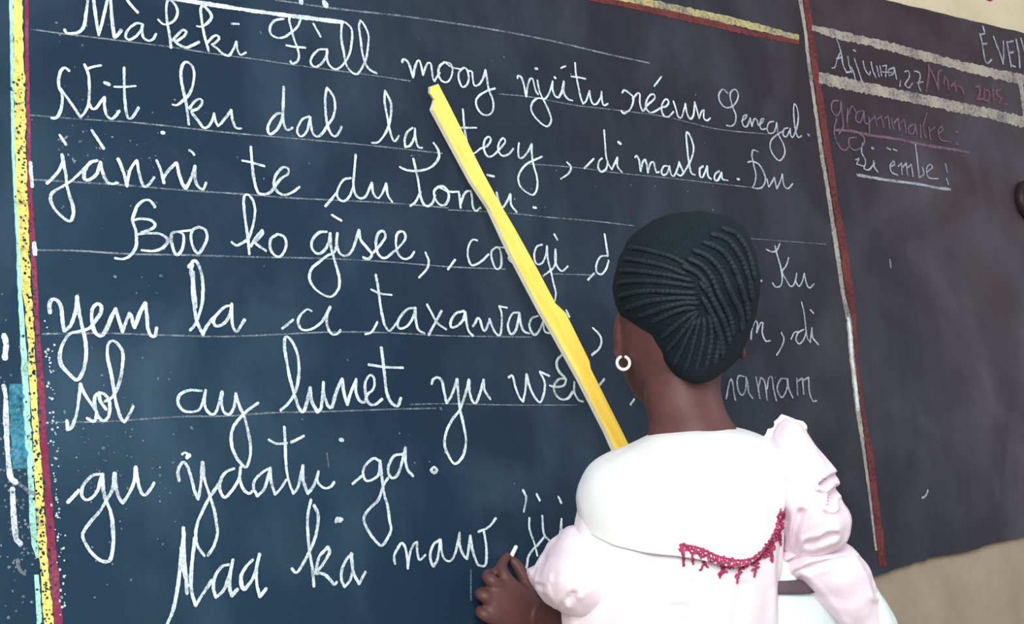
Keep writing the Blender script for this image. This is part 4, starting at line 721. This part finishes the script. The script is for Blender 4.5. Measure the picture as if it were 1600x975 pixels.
# left arm, writing
parts.append(tube([at(965, 770, 1.868), at(935, 880, 1.880), at(915, 985, 1.905)], [0.034, 0.029, 0.025]))
parts.append(tube([at(915, 985, 1.905), at(885, 975, 1.945), ob(846, 960, 0.052)], [0.025, 0.024, 0.020]))
# left hand: palm, four fingers and the thumb closing on the chalk
def pal(a, b, c, d, g, t): return (a, b, c, d, bd((a + c) / 2, (b + d) / 2, g), t)
parts.append(loft([pal(842, 935, 856, 985, .052, 0.014), pal(818, 912, 838, 988, .048, 0.016), pal(793, 908, 810, 990, .044, 0.016), pal(771, 918, 782, 985, .040, 0.013), pal(763, 934, 768, 972, .038, 0.007)], 20))
parts.append(tube([ob(808, 922, .044), ob(790, 902, .040), ob(784, 884, .028), ob(792, 869, .014)], [0.0098, 0.0085, 0.0076, 0.0062]))
parts.append(tube([ob(830, 945, .046), ob(824, 915, .036), ob(814, 893, .024), ob(803, 877, .014)], [0.0115, 0.0100, 0.0085, 0.0070]))
parts.append(tube([ob(792, 926, .042), ob(769, 908, .040), ob(761, 900, .024), ob(776, 893, .012)], [0.0100, 0.0088, 0.0078, 0.0062]))
parts.append(tube([ob(780, 944, .040), ob(757, 932, .038), ob(750, 927, .022), ob(764, 921, .012)], [0.0098, 0.0086, 0.0076, 0.0060]))
parts.append(tube([ob(774, 968, .040), ob(755, 960, .036), ob(750, 954, .022), ob(763, 949, .012)], [0.0088, 0.0076, 0.0068, 0.0056]))
# right arm, crossing in front of the chest to hold the pointer
parts.append(tube([at(1205, 745, 1.866), at(1280, 850, 1.872), at(1345, 955, 1.888)], [0.034, 0.029, 0.025]))
parts.append(tube([at(1345, 955, 1.888), at(1225, 935, 1.985), at(1085, 850, 2.025)], [0.025, 0.023, 0.017]))
parts.append(loft([(1085, 828, 1090, 868, 2.025, 0.012), (1060, 812, 1062, 862, 2.025, 0.014), (1038, 812, 1040, 856, 2.022, 0.012), (1030, 820, 1031, 850, 2.022, 0.006)], 18))
for k, (y0, d) in enumerate(((812, 0), (826, 1), (840, 2), (853, 3))):
    parts.append(tube([at(1045 - k, y0, 2.022), at(1020 + 3 * k, y0 - 14, 2.016), at(1000 + 5 * k, y0 - 14, 2.024), at(1002 + 5 * k, y0 - 8, 2.048), at(1020 + 5 * k, y0 - 4, 2.056)], [0.008, 0.0076, 0.007, 0.0065, 0.0058]))
parts.append(tube([at(1060, 815, 2.028), at(1040, 796, 2.050), at(1022, 782, 2.056), at(1005, 780, 2.050)], [0.0095, 0.0085, 0.0075, 0.006]))
# legs and feet
for sx in (-1, 1):
    hip = Vector((HG.x, HG.y + 0.015, 0.55)) + RT * 0.052 * sx
    kn_ = Vector((hip.x, hip.y, 0.34)); an = Vector((hip.x, hip.y, 0.06))
    parts.append(tube([hip, hip.lerp(kn_, .5), kn_, kn_.lerp(an, .4), an], [0.056, 0.054, 0.043, 0.042, 0.027]))
V, F = join(parts)
body = link('body', mesh('body', V, F), M['skin'], person, True)
rm = body.modifiers.new('remesh', 'REMESH'); rm.mode = 'VOXEL'; rm.voxel_size = 0.0028; rm.use_smooth_shade = True
sm = body.modifiers.new('smooth', 'SMOOTH'); sm.factor = 0.6; sm.iterations = 5
for sx in (-1, 1):
    e = Vector((HG.x, HG.y + 0.015, 0.03)) + RT * 0.052 * sx
    vs, fs = blob(e + Vector((0.03, 0.045, 0)), (Vector((0.033, -0.024, 0)), Vector((0.055, 0.078, 0)), Vector((0, 0, 0.03))), 20)
    link('shoe', mesh('shoe', vs, fs), M['shoe'], person, True)
    vs, fs = blob(at(1068 + sx * 38, 512, 1.963), (RT * 0.012, FW * 0.012, UP * 0.008), 14)
    eye = link('eye', mesh('eye', vs, fs), M['eye'], person, True)
    vs, fs = blob(at(1068 + sx * 38, 512, 1.9705), (RT * 0.005, FW * 0.005, UP * 0.005), 12)
    link('iris', mesh('iris', vs, fs), M['hair'], eye, True)

# --- hair: close cap with cornrows running into a seam at the back
hv, hf = loft([(1070, 331, 1104, 331, 1.876, 0.012), (1036, 338, 1136, 338, 1.874, 0.045), (1004, 354, 1160, 354, 1.872, 0.072), (978, 382, 1175, 382, 1.87, 0.092), (964, 415, 1183, 415, 1.87, 0.101), (958, 445, 1186, 445, 1.87, 0.104), (960, 472, 1184, 472, 1.870, 0.102),
               (972, 495, 1178, 498, 1.868, 0.096), (996, 518, 1170, 522, 1.864, 0.088), (1018, 545, 1158, 550, 1.859, 0.078), (1036, 572, 1138, 575, 1.854, 0.066), (1058, 590, 1112, 592, 1.848, 0.048), (1078, 597, 1094, 598, 1.846, 0.02)], 56)
hv = [v + (v - at(1072, 465, 1.87)).normalized() * 0.0018 * noise.noise(v * 60) for v in hv]
hair = link('hair', mesh('hair', hv, hf), M['cap'], person, True)
hair['label'] = 'short black hair in cornrows'
bvh = BVHTree.FromPolygons([tuple(v) for v in hv], hf)
def on(bv, px, py):
    d = (at(px, py, 1.0) - CAM).normalized()
    h, nn, i, dist = bv.ray_cast(CAM, d)
    if h is None:
        h, nn, i, dist = bv.find_nearest(at(px, py, 1.87))
    if nn.dot(d) > 0: nn = -nn
    return h, nn
BRAIDS = '''200,190 290,205 390,235 470,290 530,350
180,235 260,245 350,265 440,300
165,280 250,285 350,298 460,322
160,330 260,322 370,330 470,345
165,382 270,362 380,365 480,370
190,430 290,400 390,390 480,392
240,462 330,430 420,408 490,408
290,485 370,448 430,430 475,430
330,545 390,495 435,462 475,438
350,600 400,540 440,490 480,440
380,655 412,590 440,530 468,470
425,670 450,600 468,530 484,460
468,672 488,600 500,530 500,460
505,665 522,600 530,530 520,450
540,650 555,590 558,520 535,450
430,232 490,262 530,312 560,382 600,470 610,540
450,200 520,232 570,292 600,362 640,450 645,520
490,170 560,200 610,262 640,342 665,430 665,480
520,140 590,165 640,232 670,312 684,400
560,115 630,150 676,232 694,320
480,322 520,372 552,432 582,500 600,570
488,380 520,430 545,490 566,560 570,620
410,262 470,290 510,340 535,400 570,470'''
def twist(pts, r, n=8):
    P = [Vector(p) for p in pts]; vs, fs = [], []
    L = 0
    up = Vector((0, 0, 1))
    for i, p in enumerate(P):
        d = (P[min(i + 1, len(P) - 1)] - P[max(i - 1, 0)]).normalized()
        if i: L += (P[i] - P[i - 1]).length
        u = up - d * up.dot(d); u.normalize(); w = d.cross(u); up = u
        rr = r * (0.86 + 0.2 * abs(math.sin(L * 520))) * min(1, 0.35 + min(i, len(P) - 1 - i) * 0.2)
        for k in range(n):
            t = 2 * math.pi * k / n; vs.append(p + (u * math.cos(t) + w * math.sin(t)) * rr)
    for i in range(len(P) - 1):
        for k in range(n): fs.append((i * n + k, (i + 1) * n + k, (i + 1) * n + (k + 1) % n, i * n + (k + 1) % n))
    fs.append(tuple(range(n))); fs.append(tuple(range(len(P) * n - 1, (len(P) - 1) * n - 1, -1)))
    return vs, fs
for bi, ln in enumerate(BRAIDS.split('\n')):
    pl = [(900 + float(a.split(',')[0]) / 2.5, 310 + float(a.split(',')[1]) / 2.5) for a in ln.split()]
    pp = smooth_path(pl, 2.0); pts = []
    for p in pp:
        h, nn = on(bvh, p.x, p.y); pts.append(h + nn * (0.0010 if bi >= 15 else -0.0004))
    vs, fs = twist(pts, 0.0039 if bi >= 15 else 0.0034)
    link('braid', mesh('braid', vs, fs), M['hair'], hair, True)

# earring: small open hoop in the left ear lobe
er = []
c = at(974, 567, 1.852)
for i in range(25):
    a = math.radians(115 + 310 * i / 24)
    er.append(c + RT * 0.0076 * math.cos(a) + UP * 0.0078 * math.sin(a) + FW * 0.004 * math.sin(a))
vs, fs = tube(er[::2], [0.0019] * len(er[::2]), 10)
link('earring', mesh('earring', vs, fs), M['silver'], person, True)

# --- dress
TC = [([(1064, 952), (1070, 935), (1082, 910)], 4, 0.007), ([(1061, 935), (1062, 918)], 4, 0.006), ([(1014, 899), (1038, 888)], 4, 0.004), ([(1150, 975), (1158, 915)], 7, 0.004), ([(905, 975), (930, 940), (935, 900)], 6, 0.005), ([(1218, 975), (1216, 890), (1219, 830)], 4, 0.01)]
vs, fs = loft(plumb([(1010, 684, 1180, 682, 1.864, 0.050), (960, 708, 1205, 700, 1.862, 0.078), (925, 745, 1222, 735, 1.860, 0.095), (905, 800, 1224, 790, 1.860, 0.104), (893, 850, 1222, 850, 1.861, 0.108), (882, 900, 1220, 900, 1.862, 0.109), (877, 950, 1219, 950, 1.864, 0.107),
               (885, 1010, 1216, 1010, 1.866, 0.100), (905, 1070, 1208, 1070, 1.868, 0.098), (866, 1145, 1248, 1145, 1.87, 0.124), (845, 1300, 1275, 1300, 1.87, 0.145), (810, 1500, 1315, 1500, 1.87, 0.165), (785, 1690, 1345, 1690, 1.87, 0.18)], 1000), 96, False, 14)
vs = cloth(vs, 0.0040, 15, 2.0, (1.3, 1.3, .35), TC)
dress = link('dress', mesh('dress', vs, fs), M['pinkcloth'], person, True)
dress['label'] = 'pale pink dress with puffed sleeves'

# white collar cape: rings dropping from the neckline to a scalloped hem
def hem_y(x):
    T = [(900, 800), (912, 822), (960, 838), (1010, 845), (1064, 848), (1090, 852), (1118, 860), (1145, 866), (1167, 865), (1184, 857), (1200, 838), (1213, 814), (1219, 792), (1226, 780)]
    for a, b in zip(T[:-1], T[1:]):
        if x <= b[0]: return a[1] + (b[1] - a[1]) * max(0, (x - a[0])) / (b[0] - a[0])
    return T[-1][1]
CR = [(1048, 671, 1142, 669, 1.867, 0.047), (1024, 678, 1168, 674, 1.864, 0.066), (985, 697, 1192, 684, 1.861, 0.088), (945, 712, 1207, 697, 1.859, 0.102), (922, 728, 1216, 716, 1.858, 0.110), (909, 750, 1221, 740, 1.857, 0.117), (903, 775, 1224, 764, 1.858, 0.117), (906, 800, 1223, 782, 1.859, 0.116)]
vs, fs = loft(CR, 96, False, 10)
nn_ = 96; rings = len(vs) // nn_
for r in range(rings):
    t = r / (rings - 1)
    for k in range(nn_):
        v = vs[r * nn_ + k]; px, py, dd = pix(v)
        th = 2 * math.pi * k / nn_
        if math.sin(th) > -0.2 and t > 0.3:
            lp = CR[-1][1] + (CR[-1][3] - CR[-1][1]) * (px - CR[-1][0]) / (CR[-1][2] - CR[-1][0])
            f = ((t - 0.3) / 0.7) ** 1.3 * max(0, min(1, (math.sin(th) + 0.2) * 2.5))
            vs[r * nn_ + k] = v - UP * (hem_y(px) - lp) * f * dd / FOC
vs = cloth(vs, 0.0026, 10, 5.0, (1.5, 1.5, .3), [([(1128, 700), (1140, 780), (1146, 860)], 14, 0.004), ([(1196, 700), (1206, 760), (1208, 820)], 9, 0.005), ([(1040, 800), (1060, 850)], 14, 0.002)])
collar = link('collar', mesh('collar', vs, fs), M['collar'], dress, True)
collar['label'] = 'wide white collar covering the shoulders'
so = collar.modifiers.new('solid', 'SOLIDIFY'); so.thickness = 0.002; so.offset = 0
cb = BVHTree.FromPolygons([tuple(v) for v in vs], fs)

# left sleeve
LC = [([(864, 903), (873, 898), (884, 893)], 3, 0.004), ([(906, 922), (916, 912), (928, 899)], 3.5, 0.006), ([(890, 940), (900, 925)], 4, 0.004), ([(838, 914), (848, 917)], 4, 0.005), ([(850, 872), (900, 880)], 6, 0.003), ([(872, 952), (895, 925)], 4, 0.004)]
vs, fs = loft([(935, 790, 975, 965, 1.865, 0.060), (906, 818, 945, 968, 1.862, 0.082), (884, 827, 912, 966, 1.864, 0.090), (866, 845, 884, 957, 1.868, 0.086), (850, 867, 864, 945, 1.874, 0.072), (836, 884, 845, 929, 1.882, 0.048), (826, 890, 832, 912, 1.888, 0.022), (825, 896, 827, 902, 1.89, 0.004)], 72, True, 9)
vs = cloth(vs, 0.0042, 30, 8.0, (1, 1, 1), LC)
sl = link('sleeve', mesh('sleeve', vs, fs), M['sleevecloth'], dress, True)
# right sleeve, upper puff and lower puff
RC = [([(1284, 757), (1296, 748), (1308, 742)], 4, 0.018), ([(1296, 790), (1298, 772), (1308, 764)], 4, 0.016), ([(1236, 862), (1243, 830), (1252, 800)], 5, 0.010), ([(1262, 850), (1280, 845), (1300, 835)], 5, 0.009), ([(1214, 700), (1205, 690)], 4, 0.006), ([(1290, 845), (1292, 800), (1298, 780)], 6, 0.004), ([(1222, 870), (1226, 820), (1222, 770)], 5, 0.008)]
vs, fs = loft([(1226, 655, 1236, 654, 1.842, 0.006), (1213, 664, 1250, 662, 1.842, 0.022), (1204, 684, 1264, 684, 1.845, 0.042), (1203, 710, 1282, 706, 1.848, 0.056), (1206, 738, 1303, 736, 1.850, 0.064), (1210, 760, 1304, 764, 1.852, 0.064), (1213, 785, 1314, 782, 1.854, 0.067), (1216, 810, 1326, 806, 1.856, 0.069), (1219, 836, 1325, 834, 1.858, 0.062), (1226, 858, 1310, 860, 1.860, 0.040), (1235, 870, 1295, 872, 1.862, 0.02)], 80, True, 9)
vs = cloth(vs, 0.0050, 26, 3.0, (1, 1, .7), RC)
sr_ = link('sleeve', mesh('sleeve', vs, fs), M['sleevecloth'], dress, True)
RC2 = [([(1222, 900), (1230, 882), (1262, 866), (1316, 856)], 4.5, 0.014), ([(1252, 905), (1290, 945), (1315, 980)], 5, 0.005), ([(1345, 872), (1362, 905), (1370, 930)], 4, 0.009), ([(1260, 890), (1290, 880)], 5, 0.004)]
vs, fs = loft([(1224, 862, 1300, 850, 1.862, 0.030), (1222, 876, 1324, 852, 1.864, 0.050), (1226, 893, 1343, 867, 1.868, 0.060), (1244, 912, 1356, 888, 1.872, 0.062), (1266, 934, 1366, 912, 1.877, 0.060), (1292, 962, 1374, 944, 1.883, 0.055), (1316, 992, 1380, 976, 1.888, 0.045), (1334, 1016, 1386, 1002, 1.89, 0.034)], 80, True, 9)
vs = cloth(vs, 0.0036, 26, 6.0, (1, 1, 1), RC2)
link('sleeve', mesh('sleeve', vs, fs), M['sleevecloth'], dress, True)['label'] = 'lower puff of the right sleeve'
vs, fs = loft([(1340, 930, 1370, 920, 1.884, 0.030), (1350, 955, 1384, 942, 1.887, 0.040), (1352, 985, 1397, 968, 1.89, 0.046), (1350, 1010, 1402, 998, 1.892, 0.044), (1352, 1035, 1392, 1024, 1.892, 0.030), (1362, 1046, 1380, 1040, 1.892, 0.010)], 48, True, 9)
vs = cloth(vs, 0.003, 40, 1.0)
link('cuff', mesh('cuff', vs, fs), M['mint'], dress, True)['label'] = 'pale mint cuff'
# ruffle on the right shoulder seam
vs, fs = [], []
RU = [(1200, 690), (1205, 676), (1213, 664), (1226, 656), (1240, 658), (1252, 668), (1260, 680)]
rp = smooth_path(RU, 1.5)
for i, p in enumerate(rp):
    w = 0.0055 * math.sin(i * 0.75); ww = 0.006 + 0.003 * math.sin(i * 0.31)
    b = at(p.x, p.y, 1.846)
    q = smooth_path(RU, 1.5)[max(0, i - 1)]; r = rp[min(i + 1, len(rp) - 1)]
    d = Vector((r.x - q.x, r.y - q.y)); d.normalize(); o = RT * d.y + UP * d.x
    vs += [b - o * 0.008 + FW * 0.004, b + o * ww * 0.3 + FW * (w * .6), b + o * ww * 0.75 + FW * w]
for i in range(len(rp) - 1):
    for k in range(2): fs.append((3 * i + k, 3 * i + k + 1, 3 * i + 4 + k, 3 * i + 3 + k))
ru = link('ruffle', mesh('ruffle', vs, fs), M['collar'], dress, True)
so = ru.modifiers.new('solid', 'SOLIDIFY'); so.thickness = 0.0015
# mint underdress and dark belt seen through the crook of the arm
vs, fs = loft([(1120, 850, 1232, 858, 1.905, 0.060), (1120, 885, 1262, 885, 1.905, 0.070), (1120, 930, 1300, 935, 1.905, 0.075), (1120, 1000, 1320, 1000, 1.905, 0.08), (1100, 1080, 1290, 1080, 1.90, 0.08)], 48, True, 8)
vs = cloth(vs, 0.003, 24, 4.0)
link('underdress', mesh('underdress', vs, fs), M['mint'], dress, True)['label'] = 'pale mint underdress at the waist'
vs, fs = loft([(1116, 891, 1272, 892, 1.905, 0.076), (1116, 893, 1282, 894, 1.905, 0.0785), (1116, 907, 1296, 910, 1.905, 0.080), (1116, 909, 1290, 912, 1.905, 0.077)], 48, True, 3)
link('belt', mesh('belt', vs, fs), M['belt'], dress, True)
# red stitched border hanging from the collar hem
def thread(pl, r, wob=0.0):
    pp = smooth_path(pl, 1.2); pts = []
    for i, p in enumerate(pp):
        h, nn = on(cb2, p.x + wob * math.sin(i * 1.9), p.y + wob * math.cos(i * 1.3))
        pts.append(h + nn * 0.0016)
    if len(pts) < 3: pts.append(pts[-1] + RT * 0.001)
    return tube(pts[::2] if len(pts) > 8 else pts, [r] * len(pts[::2] if len(pts) > 8 else pts), 6)
allv, allf = join([(list(x.data.vertices), []) for x in ()]) if False else ([], [])
for o in (collar, dress, sr_):
    k = len(allv); allv += [o.matrix_world @ v.co for v in o.data.vertices]; allf += [tuple(i + k for i in p.vertices) for p in o.data.polygons]
cb2 = BVHTree.FromPolygons([tuple(v) for v in allv], allf)
EMB = [(1064, 850), (1090, 855), (1118, 867), (1145, 875), (1167, 874), (1184, 865), (1200, 846), (1212, 822), (1218, 795)]
ep = smooth_path(EMB, 4.0)
parts = [thread([tuple(p) for p in ep], 0.0011)]
low = []
for i, p in enumerate(ep):
    q = ep[min(i + 1, len(ep) - 1)]; o_ = ep[max(0, i - 1)]
    d = Vector((q.x - o_.x, q.y - o_.y)); d.normalize(); nr = Vector((-d.y, d.x))
    if nr.y < 0: nr = -nr
    if p.x > 1208: nr = Vector((0.7, 0.4))
    wl = 9 + 3.5 * math.sin(i * 1.7)
    low.append((p.x + nr.x * wl, p.y + nr.y * wl))
zig = []
for i in range(0, len(ep) - 1): zig += [tuple(ep[i]), low[i]] if i % 2 == 0 else [low[i], tuple(ep[i])]
parts.append(thread(zig, 0.0010, 1.8))
parts.append(thread(low, 0.0008, 2.2))
for (x0, y0, x1, y1) in [(1064, 851, 1068, 884), (1068, 856, 1067, 880), (1080, 862, 1082, 880), (1100, 876, 1093, 892), (1098, 878, 1105, 886), (1128, 880, 1124, 902), (1122, 896, 1136, 892), (1132, 884, 1126, 896), (1155, 884, 1150, 909), (1148, 900, 1158, 894), (1181, 876, 1177, 900), (1174, 890, 1184, 886), (1203, 850, 1206, 878), (1200, 860, 1204, 876), (1215, 826, 1218, 851), (1213, 806, 1221, 826)]:
    parts.append(thread([(x0, y0), ((x0 + x1) / 2 + 1, (y0 + y1) / 2), (x1, y1)], 0.0013, 0.8))
V, F = join(parts)
link('embroidery', mesh('embroidery', V, F), M['thread'], dress, True)['label'] = 'deep red stitched border under the collar'

# --- the piece of chalk in the writing hand
vs, fs = tube([ob(797, 874, .012), ob(801, 865, .008), ob(806, 855, .0045)], [0.0030, 0.0030, 0.0028], 12)
ck = link('chalk', mesh('chalk', vs, fs), M['stick_chalk'], None, True)
ck['label'] = 'short white piece of chalk held in the left hand against the board'
ck['category'] = 'chalk'
